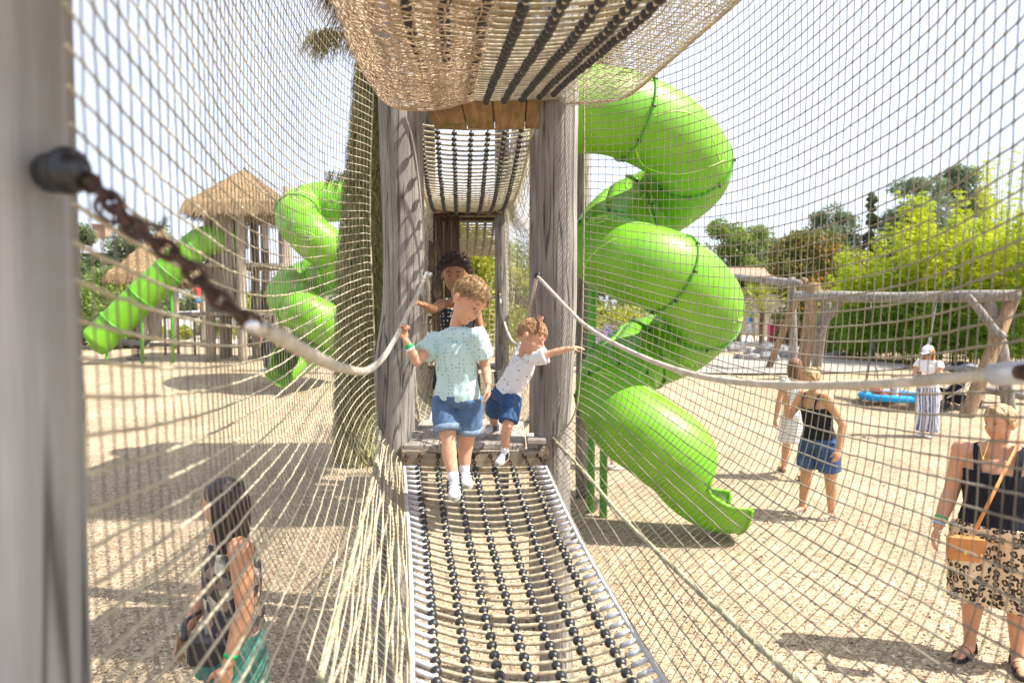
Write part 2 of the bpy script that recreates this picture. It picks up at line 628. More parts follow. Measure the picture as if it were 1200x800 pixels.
def floral():
    m, nt, N, L, p = newmat('dark_floral_cloth')
    vec = coords(nt)
    vo = N.new('ShaderNodeTexVoronoi')
    vo.inputs['Scale'].default_value = 26
    L.new(vec, vo.inputs['Vector'])
    sep = N.new('ShaderNodeSeparateColor')
    L.new(vo.outputs['Color'], sep.inputs[0])
    c = ramp(nt, sep.outputs[0], [(0.0, (0.03, 0.03, 0.035)), (0.42, (0.06, 0.05, 0.05)), (0.6, (0.35, 0.22, 0.16)), (0.74, (0.10, 0.14, 0.09)), (0.85, (0.62, 0.55, 0.45)), (1.0, (0.04, 0.04, 0.05))])
    L.new(c, p.inputs['Base Color'])
    p.inputs['Roughness'].default_value = 0.8
    return m


def denim(name, c):
    m, nt, N, L, p = newmat(name)
    vec = coords(nt)
    n = noise_tex(nt, vec, 9, 4, 0.6)
    cc = ramp(nt, n, [(0.3, tuple(x * 0.6 for x in c)), (0.6, c), (0.8, tuple(min(1, x * 1.9 + 0.03) for x in c))])
    n2 = noise_tex(nt, vec, 240, 2)
    cc = mix(nt, 0.4, cc, ramp(nt, n2, [(0.3, (0.7, 0.7, 0.7)), (0.7, (1.3, 1.3, 1.3))]), 'MULTIPLY')
    L.new(cc, p.inputs['Base Color'])
    p.inputs['Roughness'].default_value = 0.9
    p.inputs['Specular IOR Level'].default_value = 0.2
    L.new(bump(nt, n, 0.6, 0.01), p.inputs['Normal'])
    return m


def skin(name, c):
    m, nt, N, L, p = newmat(name)
    vec = coords(nt)
    n = noise_tex(nt, vec, 7, 3)
    L.new(ramp(nt, n, [(0.3, tuple(x * 0.9 for x in c)), (0.7, (min(1, c[0] * 1.06), c[1] * 1.0, c[2] * 0.98))]), p.inputs['Base Color'])
    p.inputs['Roughness'].default_value = 0.5
    p.inputs['Subsurface Weight'].default_value = 0.15
    p.inputs['Subsurface Radius'].default_value = (0.01, 0.004, 0.002)
    p.inputs['Subsurface Scale'].default_value = 1.0
    L.new(bump(nt, noise_tex(nt, vec, 300, 2), 0.08, 0.001), p.inputs['Normal'])
    return m


M['skin_light'] = skin('light_skin', (0.60, 0.34, 0.22))
M['skin_tan'] = skin('tanned_skin', (0.54, 0.29, 0.17))
M['skin_brown'] = skin('brown_skin', (0.33, 0.165, 0.085))
M['aqua_shirt'] = dots('aqua_shirt_cloth', (0.50, 0.68, 0.68), (0.15, 0.30, 0.30), 54, 0.23)
M['white_shirt'] = dots('white_dotted_cloth', (0.74, 0.74, 0.77), (0.06, 0.07, 0.14), 36, 0.17)
M['dark_pattern'] = dots('dark_patterned_cloth', (0.03, 0.03, 0.04), (0.6, 0.58, 0.55), 40, 0.25)
M['denim'] = denim('blue_denim', (0.11, 0.19, 0.34))
M['denim_dark'] = denim('dark_blue_denim', (0.05, 0.10, 0.23))
M['denim_cuff'] = denim('faded_denim_cuff', (0.22, 0.30, 0.42))
M['leopard'] = leopard()
M['floral'] = floral()
M['black_cloth'] = simple('black_cloth', (0.014, 0.015, 0.022), 0.85, 0.3, 12, 0.5, 20, spec=0.2, bdist=0.01)
M['green_cloth'] = simple('teal_green_cloth', (0.06, 0.18, 0.145), 0.85, 0.2, 8, 0.5, 18, spec=0.2, bdist=0.01)
M['stripe_dress'] = stripes('white_ribbed_dress', (0.50, 0.52, 0.55), (0.74, 0.74, 0.72), 7, 'Z', 0.15, 0.6)
M['stripe_trouser'] = stripes('blue_white_striped_cloth', (0.10, 0.12, 0.26), (0.62, 0.64, 0.70), 9, 'X', 0.15, 1.2)
M['white_cloth'] = simple('white_cloth', (0.72, 0.72, 0.74), 0.85, 0.05, 8, 0.5, 16, spec=0.2, bdist=0.01)
M['blue_cloth'] = simple('bright_blue_cloth', (0.02, 0.28, 0.62), 0.85, 0.1, 8, 0.4, 16, spec=0.2)
M['red_cloth'] = simple('red_cloth', (0.55, 0.07, 0.05), 0.85, 0.15, 8, 0.4, 16, spec=0.2)
M['navy_cloth'] = simple('navy_cloth', (0.02, 0.04, 0.12), 0.85, 0.15, 8, 0.4, 16, spec=0.2)
M['camo'] = dots('grey_patterned_shorts_cloth', (0.16, 0.20, 0.16), (0.45, 0.48, 0.42), 26, 0.35)
M['tan_leather'] = simple('tan_leather', (0.50, 0.20, 0.05), 0.5, 0.15, 10, 0.15, 90)
M['black_leather'] = simple('black_leather', (0.018, 0.018, 0.02), 0.45, 0.2, 10, 0.15, 90)
M['blonde'] = simple('dark_blond_hair', (0.33, 0.20, 0.09), 0.5, 0.5, 40, 0.5, 150, stretch=(1, 1, 0.4), bdist=0.003)
M['ginger'] = simple('light_brown_hair', (0.37, 0.205, 0.10), 0.5, 0.45, 40, 0.5, 150, stretch=(1, 1, 0.4), bdist=0.003)
M['blonde2'] = simple('blond_hair', (0.36, 0.23, 0.11), 0.5, 0.55, 40, 0.9, 70, stretch=(1, 1, 0.3), bdist=0.008)
M['brown_hair'] = simple('brown_hair', (0.16, 0.08, 0.04), 0.5, 0.45, 30, 0.9, 60, stretch=(1, 1, 0.15), bdist=0.008)
M['black_hair'] = simple('black_hair', (0.018, 0.012, 0.010), 0.38, 0.6, 30, 0.9, 60, stretch=(1, 1, 0.12), bdist=0.008)
M['curly_hair'] = simple('dark_curly_hair', (0.045, 0.022, 0.014), 0.6, 0.6, 60, 0.9, 120, bdist=0.006)
M['strawberry'] = simple('strawberry_blond_hair', (0.46, 0.22, 0.09), 0.5, 0.4, 30, 0.8, 60, stretch=(1, 1, 0.2))
M['eye_white'] = simple('eye_white', (0.36, 0.32, 0.30), 0.3, 0.02, 5, 0)
M['iris'] = simple('dark_iris', (0.03, 0.018, 0.012), 0.2, 0.1, 5, 0)
M['lips'] = simple('lips', (0.36, 0.10, 0.08), 0.5, 0.1, 20, 0)
M['sole'] = simple('pale_sole', (0.38, 0.36, 0.33), 0.8, 0.15, 20, 0.2)
M['shoe_white'] = simple('white_shoe_leather', (0.60, 0.60, 0.61), 0.55, 0.15, 20, 0.2, 80)
M['band_green'] = simple('green_wristband', (0.01, 0.38, 0.10), 0.5, 0.05, 5, 0)
M['band_yellow'] = simple('yellow_wristband', (0.65, 0.55, 0.03), 0.5, 0.05, 5, 0)
M['band_blue'] = simple('pale_blue_wristband', (0.25, 0.45, 0.7), 0.5, 0.05, 5, 0)

M['chips'] = simple('wood_chip', (0.42, 0.34, 0.24), 0.9, 0.75, 55, 0.2, 90, spec=0.1)

# ------------------------------------------------------------------ light
SUN_EL, SUN_AZ = R(53), R(-13)      # azimuth measured from +X towards +Y
sd = V(math.cos(SUN_EL) * math.cos(SUN_AZ), math.cos(SUN_EL) * math.sin(SUN_AZ), math.sin(SUN_EL))
w = bpy.data.worlds.new('World')
scene.world = w
w.use_nodes = True
nt = w.node_tree
sky = nt.nodes.new('ShaderNodeTexSky')
sky.sky_type = 'NISHITA'
sky.sun_disc = False
sky.sun_elevation = SUN_EL
sky.sun_rotation = PI / 2 - SUN_AZ
sky.air_density = 1.0
sky.dust_density = 3.0
sky.ozone_density = 1.0
wtc = nt.nodes.new('ShaderNodeTexCoord')      # uneven white mixed into the sky to brighten it
wn = noise_tex(nt, wtc.outputs['Generated'], 1.6, 6, 0.6)
veil = ramp(nt, wn, [(0.3, (0.55, 0.55, 0.55)), (0.7, (0.8, 0.8, 0.8))])
nt.links.new(mix(nt, veil, sky.outputs[0], (3.2, 3.38, 3.9)), nt.nodes['Background'].inputs[0])
nt.nodes['Background'].inputs[1].default_value = 0.15
ld = bpy.data.lights.new('sun', 'SUN')
ld.energy = 4.7
ld.angle = R(0.53)
ld.color = (1.0, 0.94, 0.84)
lo = bpy.data.objects.new('sun', ld)
col.objects.link(lo)
lo.rotation_euler = Vector(sd).to_track_quat('Z', 'Y').to_euler()
scene.view_settings.view_transform = 'Standard'
scene.view_settings.look = 'None'
scene.view_settings.exposure = 1.30
scene.view_settings.gamma = 1.0
scene.cycles.max_bounces = 8
scene.cycles.use_denoising = True

# ------------------------------------------------------------------ ground
xs = np.concatenate([-np.geomspace(400, 8, 24), np.linspace(-7.5, 7.5, 31), np.geomspace(8, 400, 24)])
ys = np.concatenate([np.linspace(-12, 10, 23), np.linspace(10.5, 45, 90), np.geomspace(46, 700, 30)])
X, Y = np.meshgrid(xs, ys)
Z = np.array([[ground_z(a, b) + 0.03 * mnoise.noise(Vector((a * 0.7, b * 0.7, 0))) * (1 if b < 60 else 0) for a in xs] for b in ys])
g = MB()
nx = len(xs)
i = np.arange(len(ys) - 1)[:, None] * nx
j = np.arange(nx - 1)[None, :]
g.addnp(np.stack([X, Y, Z], -1).reshape(-1, 3), np.stack([i + j, i + j + 1, i + nx + j + 1, i + nx + j], -1).reshape(-1, 4))
tag(g.build('ground', M['ground']), kind='structure')


def patch(name, m, poly, dz=0.012, step=0.7, grow=0.0):
    """ground sheet: polygon (x,y) filled by a fine grid clipped to the outline"""
    import bmesh
    bm = bmesh.new()
    bm.faces.new([bm.verts.new((a, b, 0)) for a, b in poly])
    xs_ = [a for a, b in poly]
    ys_ = [b for a, b in poly]
    for k in np.arange(min(ys_) + step, max(ys_), step):
        bmesh.ops.bisect_plane(bm, geom=bm.verts[:] + bm.edges[:] + bm.faces[:], plane_co=(0, k, 0), plane_no=(0, 1, 0))
    for k in np.arange(min(xs_) + 2, max(xs_), 2.0):
        bmesh.ops.bisect_plane(bm, geom=bm.verts[:] + bm.edges[:] + bm.faces[:], plane_co=(k, 0, 0), plane_no=(1, 0, 0))
    for v in bm.verts:
        v.co.z = ground_z(v.co.x, v.co.y) + dz + 0.03
    me = bpy.data.meshes.new(name)
    bm.to_mesh(me)
    bm.free()
    me.materials.append(m)
    o = bpy.data.objects.new(name, me)
    col.objects.link(o)
    return tag(o, kind='structure')


def blob(cx, cy, rx, ry, n=26, seed=0, amp=0.12):
    return [(cx + rx * math.cos(t) * (1 + amp * mnoise.noise(Vector((math.cos(t) * 1.5, math.sin(t) * 1.5, seed)))),
             cy + ry * math.sin(t) * (1 + amp * mnoise.noise(Vector((math.cos(t) * 1.5, math.sin(t) * 1.5, seed + 5)))))
            for t in [2 * PI * k / n for k in range(n)]]


patch('path', M['path'], [(-60, 33), (-20, 32), (4, 31.5), (9, 28.5), (30, 27), (60, 27), (60, 40), (20, 41), (8, 44), (-20, 43), (-60, 42)], 0.012)
patch('gravel_bed', M['gravel'], blob(7.2, 21.5, 5.2, 3.0, seed=1), 0.018)
patch('lawn', M['grass'], [(-80, 43.5), (-20, 44), (8, 45), (20, 42), (80, 41), (80, 90), (-80, 90)], 0.016, 3)

rng = np.random.default_rng(77)      # loose wood chips on the surface
n_ = 26000
yy = 2.2 + 12 * rng.uniform(0, 1, n_) ** 1.5
xx = rng.uniform(-1, 1, n_) * (.82 * yy + .4)
zz = np.array([ground_z(a, b_) + 0.03 * mnoise.noise(Vector((a * 0.7, b_ * 0.7, 0))) for a, b_ in zip(xx, yy)]) + .006
C_ = np.stack([xx, yy, zz], 1)
an = rng.uniform(0, 2 * PI, n_)
L_ = rng.uniform(.008, .026, n_)[:, None]
d1 = np.stack([np.cos(an), np.sin(an), rng.normal(0, .25, n_)], 1) * L_
d2 = np.stack([-np.sin(an), np.cos(an), rng.normal(0, .3, n_)], 1) * L_ * .4
up_ = np.array([0, 0, .005])
W_ = np.stack([C_ - d1 - d2, C_ + d1 - d2 * .6, C_ + d1 + d2, C_ - d1 + d2 * .5, C_ - d1 * .6 + up_, C_ + d1 * .7 + up_], 1).reshape(-1, 3)
b_ = np.arange(n_)[:, None] * 6
cm_ = MB()
cm_.addnp(W_, np.concatenate([b_ + np.array([0, 1, 5, 4]), b_ + np.array([3, 4, 5, 2])]))
tag(cm_.build('wood_chips', M['chips'], smooth=False), 'loose pale wood chips scattered over the gravel', 'wood chips', kind='stuff')

# ------------------------------------------------------------------ tunnel geometry
LE = ([0.3, 1.2, 2.1, 3.0, 4.0], [-0.12, -0.20, -0.315, -0.457, -0.64])    # left edge of the bridge floor
RE = ([0.3, 1.2, 2.1, 3.0, 4.0], [0.66, 0.58, 0.47, 0.325, 0.18])
FZ = ([0.3, 1.2, 2.1, 2.8, 3.4, 3.95], [-0.97, -1.11, -1.15, -1.09, -1.0, -0.89])


_SI = {}


def smooth_interp(d, tab):
    x, y = tab
    # monotone-ish smooth interpolation through a catmull spline
    key = (tuple(x), tuple(y))
    P = _SI.get(key)
    if P is None:
        P = _SI[key] = catmull(list(zip(x, y)), 12)
    return np.interp(d, P[:, 0], P[:, 1])


def floor_pt(u, d, dip=0.085):
    """point of the lower bridge floor; u 0..1 from left to right edge"""
    l = smooth_interp(d, LE)
    r = smooth_interp(d, RE)
    z = smooth_interp(d, FZ)
    k = min(1, max(0, (3.95 - d) / 0.8))
    return V(l + (r - l) * u, d, CAMZ + z - dip * 4 * u * (1 - u) * k)


def net(name, P, r, m, parent=None, n=5, knot=1.9, jitter=0.004, seed=0, ku=1, kv=1, r2=None, m2=None, low=1.0):
    """P: grid [nu,nv,3] of crossings; cords both ways plus a knot at every crossing -> one mesh"""
    rng = np.random.default_rng(seed)
    P = P + rng.normal(0, jitter, P.shape)
    b = MB()
    nu, nv = P.shape[:2]
    for i in range(0, nu, ku):
        b.tube(P[i], r2 or r, n, cap=False, mi=1 if m2 else 0)
    for j in range(0, nv, kv):
        b.tube(P[:, j], r * (low if j < nv * .44 else 1), n, cap=False)
    if knot:
        O = np.array([(1, 0, 0), (-1, 0, 0), (0, 1, 0), (0, -1, 0), (0, 0, 1), (0, 0, -1)], float) * r * knot
        F = np.array([(0, 2, 4), (2, 1, 4), (1, 3, 4), (3, 0, 4), (2, 0, 5), (1, 2, 5), (3, 1, 5), (0, 3, 5)])
        C = P[::ku, ::kv].reshape(-1, 3)
        W = (C[:, None, :] + O[None]).reshape(-1, 3)
        Q = (np.arange(len(C))[:, None, None] * 6 + F[None]).reshape(-1, 3)
        b.addnp(W, Q)
    return b.build(name, m, parent, mats=[m, m2] if m2 else None)


def grid_from(curves_fn, ds, cell):
    """curves_fn(d) -> control points of a cross-section; returns an evenly spaced grid"""
    cs = [catmull(curves_fn(d), 10) for d in ds]
    L = max(np.sum(np.linalg.norm(np.diff(c, axis=0), axis=1)) for c in cs)
    nv = int(L / cell) + 1
    return np.stack([resample(c, nv) for c in cs])


def even_d(fn, d0, d1, cell):
    dd = np.linspace(d0, d1, 400)
    xx = np.array([fn(k) for k in dd])
    L = np.concatenate([[0], np.cumsum(np.hypot(np.diff(dd), np.diff(xx)))])
    n = int(L[-1] / cell) + 1
    return np.interp(np.linspace(0, L[-1], n), L, dd)


LX = ([.80, 1.0, 1.4, 2.0, 3.0, 3.6, 4.02], [-.503, -.55, -.63, -.75, -.88, -.89, -.815])
RX = ([.95, 1.3, 1.8, 2.6, 3.3, 3.8, 4.02], [.84, .93, 1.02, 1.03, .92, .66, .42])
LHx = ([.80, 1.65, 2.55, 3.4, 4.02], [-.34, -.47, -.60, -.70, -.78])
LHz = ([.80, 1.65, 2.55, 3.4, 4.02], [-.80, -.90, -.92, -.85, -.72])
RHx = ([.95, 1.65, 2.9, 3.6, 4.02], [.74, .68, .51, .38, .24])
RHz = ([.95, 1.65, 2.9, 3.6, 4.02], [-.82, -.90, -.93, -.86, -.76])


def left_curve(d):
    e = floor_pt(0, min(d, 3.95)) + V(-0.015, 0, 0)
    e[1] = d
    hx, hz = smooth_interp(d, LHx), smooth_interp(d, LHz)
    X_ = smooth_interp(d, LX)
    k = 1 if d < 3.4 else 1 - 0.0 * (d - 3.4)
    return [e, V(hx, d, CAMZ + hz), V((X_ * 0.82 + hx * 0.18), d, CAMZ - 0.55), V(X_, d, CAMZ - 0.12), V(X_ * 1.02, d, CAMZ + .5), V(X_ * 1.0, d, CAMZ + 1.1), V(X_ * 0.95, d, CAMZ + 1.75)]


def right_curve(d):
    e = floor_pt(1, min(d, 3.95)) + V(0.015, 0, 0)
    e[1] = d
    hx, hz = smooth_interp(d, RHx), smooth_interp(d, RHz)
    X_ = smooth_interp(d, RX)
    return [e, V(hx, d, CAMZ + hz), V((X_ * 0.75 + hx * 0.25), d, CAMZ - 0.6), V(X_ * .98, d, CAMZ - 0.15), V(X_, d, CAMZ + .5), V(X_ * 1.0, d, CAMZ + 1.1), V(X_ * 0.97, d, CAMZ + 1.75)]


def hem(b, pts, r=0.012, lace=0.5):
    """thick border rope with lacing wrapped round it"""
    P = resample(catmull(pts, 12), step=0.012)
    b.tube(P, r, 8, twist=(0.05, 0.35, 2))
    T = np.gradient(P, axis=0)
    T /= np.linalg.norm(T, axis=1)[:, None]
    A = np.cross(T, (0, 0, 1.0))
    A /= np.linalg.norm(A, axis=1)[:, None] + 1e-9
    B = np.cross(T, A)
    th = np.arange(len(P)) * 0.75
    Q = P + (A * np.cos(th)[:, None] + B * np.sin(th)[:, None]) * r * 1.15
    b.tube(Q, r * 0.42, 5)


def side_net(label, curve, X_, d0, hx, hz, seed, cm):
    t = thing('safety_net', label, 'net', (X_[1][2], 1.8, 1.3), 'nets along the rope bridges')
    ds = even_d(lambda k: smooth_interp(k, X_), d0, 4.02, 0.047)
    net('netting', grid_from(curve, ds, 0.047), 0.0021, cm, t, jitter=0.0007, seed=seed, r2=0.0014, m2=M['netdark'], knot=2.1, low=1.5 if cm is M['netrope'] else 1.25)
    b = MB()
    hem(b, [V(smooth_interp(k, hx), k, CAMZ + smooth_interp(k, hz) + 0.008) for k in np.linspace(d0, 4.02, 12)], 0.0075)
    b.build('border_rope', M['olivenet'], t)
    b = MB()    # seam cord at the far end, tied along the post
    b.tube(resample(catmull(curve(4.03), 10), step=0.03), 0.0045, 7, twist=(0.05, 0.3, 2))
    b.build('seam_cord', M['olivenet'], t)
    return t


side_net('tall cream mesh net closing the left side of the near rope bridge', left_curve, LX, 0.80, LHx, LHz, 1, M['netrope'])
side_net('tall cream mesh net bulging out along the right side of the near rope bridge', right_curve, RX, 0.95, RHx, RHz, 2, M['netright'])
# the pleated skirt of slack cord beside the left edge of the floor
sk = MB()
rng = np.random.default_rng(5)
for k in range(13):
    u = (k + 0.5) / 13
    pts = []
    for d in np.linspace(0.5, 3.95, 30):
        e = floor_pt(0, d)
        h = V(smooth_interp(max(d, .80), LHx), d, CAMZ + smooth_interp(max(d, .80), LHz))
        p = e * (1 - u) + h * u
        p[2] += -0.05 * math.sin(u * PI) + 0.008 * math.sin(d * 9 + k * 1.7)
        p[0] += 0.010 * math.sin(d * 7 + k * 2.3)
        pts.append(p)
    sk.tube(resample(catmull(pts, 4), step=0.02), 0.0042, 6, twist=(0.03, 0.3, 2))
tag(sk.build('slack_cords', M['rope']), 'bundle of slack cream cords lying along the left edge of the rope bridge floor', 'cord')


# ------------------------------------------------------------------ rope bridges with beads
bead_me = None


def bead_mesh(name, r, m):
    b = MB()
    b.ell((0, 0, 0), (r, r, r * 0.92), nu=14, nv=9)
    o = b.build(name, m)
    me = o.data
    bpy.data.objects.remove(o)
    return me


BEAD = bead_mesh('bead', 0.0198, M['bead'])
LINK = None


def rope_bridge(label, fp, d0, d1, us, step=0.059, bead_cap=100, sleeves=True, chains=True, group=None, edge_mat='whiterope', rung_r=0.0065, front=None, bead_dz=0.004):
    t = thing('rope_bridge', label, 'rope bridge', fp(0.5, (d0 + d1) / 2), group)
    dd = even_d(lambda k: fp(0.5, k)[2], d0, d1, step)
    eds = [resample(np.array([fp(u, k) for k in np.linspace(d0, d1, 60)]), step=0.01) for u in (0, 1)]
    for e in eds:
        b = MB()
        b.tube(e + V(0, 0, 0.002), 0.0085, 8, twist=(0.04, 0.2, 3))
        b.build('edge_rope', M[edge_mat], t)
    for k in dd:
        b = MB()
        pts = [fp(u, k) for u in np.linspace(0, 1, 17)]
        b.tube(resample(pts, 60), rung_r, 7, twist=(0.03, 0.22, 3))
        rg = b.build('rung', M['rung'], t)
        if sleeves:
            for u0, u1 in ((0.0, 0.085), (0.915, 1.0)):
                b = MB()
                b.tube([fp(u0 + 0.012, k), fp(u1, k)], 0.0098, 10)
                b.tube([fp(u1 - 0.004, k), fp(u1 + 0.006, k)], 0.0115, 10)
                b.build('sleeve', M['sleeve'], rg)
    beads = []
    for s_, u in enumerate(us):
        b = MB()
        pts = np.array([fp(u, k) for k in np.linspace(dd[0], dd[-1], 60)]) + V(0, 0, bead_dz)
        b.tube(resample(pts, step=0.012), 0.0062, 6, twist=(0.03, 0.25, 3))
        st = b.build('bead_cord', M['rope'], t)
        for i_ in range(len(dd) - 1):
            c = fp(u, (dd[i_] + dd[i_ + 1]) / 2) + V(0, 0, bead_dz) + RNG.normal(0, 0.0015, 3)
            beads.append((c, st))
    cpos = V(0, 0, CAMZ)

    def score(c):
        q = c - cpos
        if q[1] < 0.3:
            return 99
        x = q[0] / q[1]
        z = q[2] / q[1]
        vis = abs(x) < 0.77 and -0.60 < z < 0.47
        return np.linalg.norm(q) + (0 if vis else 50)
    beads.sort(key=lambda b_: score(b_[0]))
    for c, st in beads[:bead_cap]:
        o = bpy.data.objects.new('bead', BEAD)
        col.objects.link(o)
        o.parent = st
        o.matrix_parent_inverse = parent_inv(st)
        o.location = tuple(c)
    if beads[bead_cap:]:
        b = MB()
        for c, st in beads[bead_cap:]:
            b.ell(c, (0.0198, 0.0198, 0.0185), nu=10, nv=7)
        tag(b.build('bead_rows', M['bead'], t), kind='stuff')
    if chains and front is not None:
        for u in list(us) + [0.0, 1.0]:
            a = fp(u, d1)
            c = front(u)
            b = MB()
            n = max(3, int(np.linalg.norm(c - a) / 0.022))
            T = norm(c - a)
            for q in range(n):
                ctr = a + (c - a) * (q + 0.5) / n
                side = norm(np.cross(T, (0, 0, 1) if q % 2 else (1, 0, 0)))
                ring = [ctr + T * 0.017 * math.cos(th) + side * 0.009 * math.sin(th) for th in np.linspace(0, 2 * PI, 13)]
                b.tube(ring, 0.0034, 6, cap=False)
            b.build('chain', M['rust'], t)
    return t


US = [0.10, 0.235, 0.37, 0.50, 0.635, 0.765, 0.89]
FASCIA_D = 3.99


def fascia_hole(u):
    l, r = -0.615, 0.155
    return V(l + (r - l) * u, FASCIA_D, CAMZ - 0.85)


rope_bridge('near rope bridge floor with black beads leading down from the platform under the boys', floor_pt, 0.42, 3.90, US, front=fascia_hole,
            group='rope bridge floors')

# second lower bridge, behind the first frame
AX = lambda d: 0.10 - 0.075 * d          # axis of the run


def floor2(u, d):
    k = (d - 4.95) / (8.25 - 4.95)
    z = -0.80 + 0.10 * k - 0.30 * 4 * k * (1 - k)
    return V(AX(d) - 0.40 + 0.80 * u, d, CAMZ + z - 0.05 * 4 * u * (1 - u))


rope_bridge('far rope bridge floor with black beads between the boys platform and the second tower', floor2, 4.97, 8.2, US, bead_cap=60, group='rope bridge floors', rung_r=0.008)


def upper1(u, d):
    z = smooth_interp(d, ([0.3, 1.2, 2.0, 2.8, 3.4, 3.98], [0.95, 0.86, 0.915, 1.05, 1.16, 1.255]))
    l = np.interp(d, [0.3, 2, 4], [-.10, -0.36, -0.52])
    r = np.interp(d, [0.3, 2, 4], [0.62, 0.46, 0.26])
    return V(l + (r - l) * u, d, CAMZ + z - 0.05 * 4 * u * (1 - u))


rope_bridge('overhead rope bridge of cream rungs and black beads nearest the camera', upper1, 0.45, 3.97, [0.06, 0.20, 0.34, 0.47, 0.60, 0.73, 0.86, 0.96], bead_dz=-0.012, bead_cap=100, sleeves=False, chains=False,
            group='rope bridge floors', edge_mat='rope', rung_r=0.0056, step=0.072)


def upper2(u, d):
    k = (d - 4.70) / (8.1 - 4.70)
    z = 1.27 + 0.01 * k - 0.26 * 4 * k * (1 - k)
    return V(AX(d) - 0.42 + 0.82 * u, d, CAMZ + z - 0.04 * 4 * u * (1 - u))


rope_bridge('overhead rope bridge with black beads seen beyond the warm plank ceiling', upper2, 4.70, 8.1, [0.06, 0.2, 0.34, 0.48, 0.62, 0.76, 0.9], bead_dz=-0.012, bead_cap=80, sleeves=False, chains=False,
            group='rope bridge floors', edge_mat='rope', rung_r=0.0070, step=0.075)


def upper3(u, d):
    k = (d - 9.1) / (13 - 9.1)
    z = 1.25 - 0.35 * 4 * k * (1 - k)
    return V(AX(d) - 0.45 + 0.9 * u, d, CAMZ + z)


rope_bridge('farthest overhead rope bridge seen under the dark beams of the second tower', upper3, 9.1, 13, US, bead_cap=0, sleeves=False, chains=False, group='rope bridge floors', edge_mat='rope', rung_r=0.011, step=0.09)


# ---- nets of the upper deck
def bag(name, label, secs, d0, d1, cell, r, m, jit, seed, taper=None, layers=((0, 0),)):
    t = thing(name, label, 'net', (secs(d0)[0]), 'nets along the rope bridges')
    for q, (off, dz) in enumerate(layers):
        ds = np.linspace(d0, d1, int((d1 - d0) / cell) + 1)
        G = grid_from(lambda d: [p + V(off, 0, dz) for p in secs(d)], ds, cell)
        net('netting', G, r, m, t, jitter=jit, seed=seed + q, knot=1.6)
    return t


def left_bag(d):
    f = upper1(0.36, d)
    f0 = upper1(0, d)
    k = np.interp(d, [0.4, 2.8, 3.75], [1.0, 1.0, 0.9])
    s_ = -0.055
    lx = np.interp(d, [0.4, 2.0, 3.1, 3.75], [-.46, -.56, -.70, -.765])
    zb = np.interp(d, [0.4, 2.0, 3.1, 3.75], [0.80, 0.855, 0.99, 1.10])
    return [f + V(0.0, 0, -0.035), V(f[0] * .62 + lx * .38, d, CAMZ + zb - 0.01), V(f[0] * .2 + lx * .8, d, CAMZ + zb + 0.01), V(lx, d, CAMZ + zb + 0.16), V(lx - 0.04, d, CAMZ + zb + .5), V(lx, d, CAMZ + zb + 0.95)]


bg = bag('safety_net', 'brown slack net bag hanging below the left half of the overhead rope bridge', left_bag, 0.5, 3.74, 0.034, 0.0024, M['jute'], 0.005, 20, layers=((0, 0), (0.03, 0.05)))
b = MB()
hem(b, [p + V(0, 0.005, 0) for p in left_bag(3.75)], 0.006)
b.build('border_rope', M['jute'], bg)


def right_bag(d):
    f = upper1(1, d)
    hx = np.interp(d, [.4, 2.0, 3.6, 3.85, 4.0], [.80, .66, .63, .50, .32])
    hz = np.interp(d, [.4, 2.0, 3.6, 3.85, 4.0], [.86, .905, 1.135, 1.145, 1.2])
    return [f + V(-0.02, 0, -0.01), V(f[0] * .5 + hx * .5, d, CAMZ + hz * .6 + (f[2] - CAMZ) * .4 - 0.02), V(hx, d, CAMZ + hz), V(hx + .01, d, CAMZ + hz + .3), V(hx, d, CAMZ + hz + 1.0)]


bg = bag('safety_net', 'thin dark cord net curving up from the right edge of the overhead rope bridge', right_bag, 0.5, 4.0, 0.038, 0.0021, M['netrope'], 0.002, 30)
b = MB()
hem(b, [right_bag(d)[2] + V(0, 0, -0.006) for d in np.linspace(.5, 4.0, 14)], 0.006)
b.build('border_rope', M['jute'], bg)


def seg2_net(side, lo, hi, seed, label, m='netrope', bul=0.16, r=0.0035, cell=0.065):
    def sec(d):
        k = (d - 4.9) / 3.3
        bw = 0.43 + bul * math.sin(PI * min(1, max(0, k)))
        x0 = AX(d)
        f = lo(0 if side < 0 else 1, d)
        h = hi(0 if side < 0 else 1, d)
        zm = CAMZ + 0.1
        return [f, V(x0 + side * bw * .97, d, f[2] + .2), V(x0 + side * bw * 1.05, d, f[2] * .6 + h[2] * .4), V(x0 + side * bw, d, h[2] - .35), h + V(side * 0.03, 0, 0), h + V(side * 0.12, 0, 0.9)]
    t = thing('safety_net', label, 'net', (AX(6.5) + side * .5, 6.5, 1.4), 'nets along the rope bridges')
    ds = np.linspace(4.92, 8.2, int(3.3 / cell))
    net('netting', grid_from(sec, ds, cell), r, M[m], t, jitter=0.003, seed=seed, knot=1.5)
    return t


seg2_net(1, floor2, upper2, 41, 'cream net wall on the right of the passage beyond the toddler')
seg2_net(-1, floor2, upper2, 42, 'cream net wall on the left of the passage behind the curly haired child')
# net beyond the second tower
def far_net_sec(d):
    return [V(AX(d) - .5, d, CAMZ - .75), V(AX(d) - .55, d, CAMZ), V(AX(d) - .5, d, CAMZ + 1.2)]
t = thing('safety_net', 'cross net closing the far end of the passage behind the curly haired child', 'net', (AX(9.2), 9.3, 1.5), 'nets along the rope bridges')
G = np.array([[V(AX(9.2) - .5 + 1.0 * i_ / 14, 9.25 + .1 * math.sin(i_), CAMZ - .72 + 1.0 * j_ / 15) for j_ in range(14)] for i_ in range(15)])
net('netting', G, 0.004, M['netrope'], t, jitter=0.004, seed=44, knot=1.4)


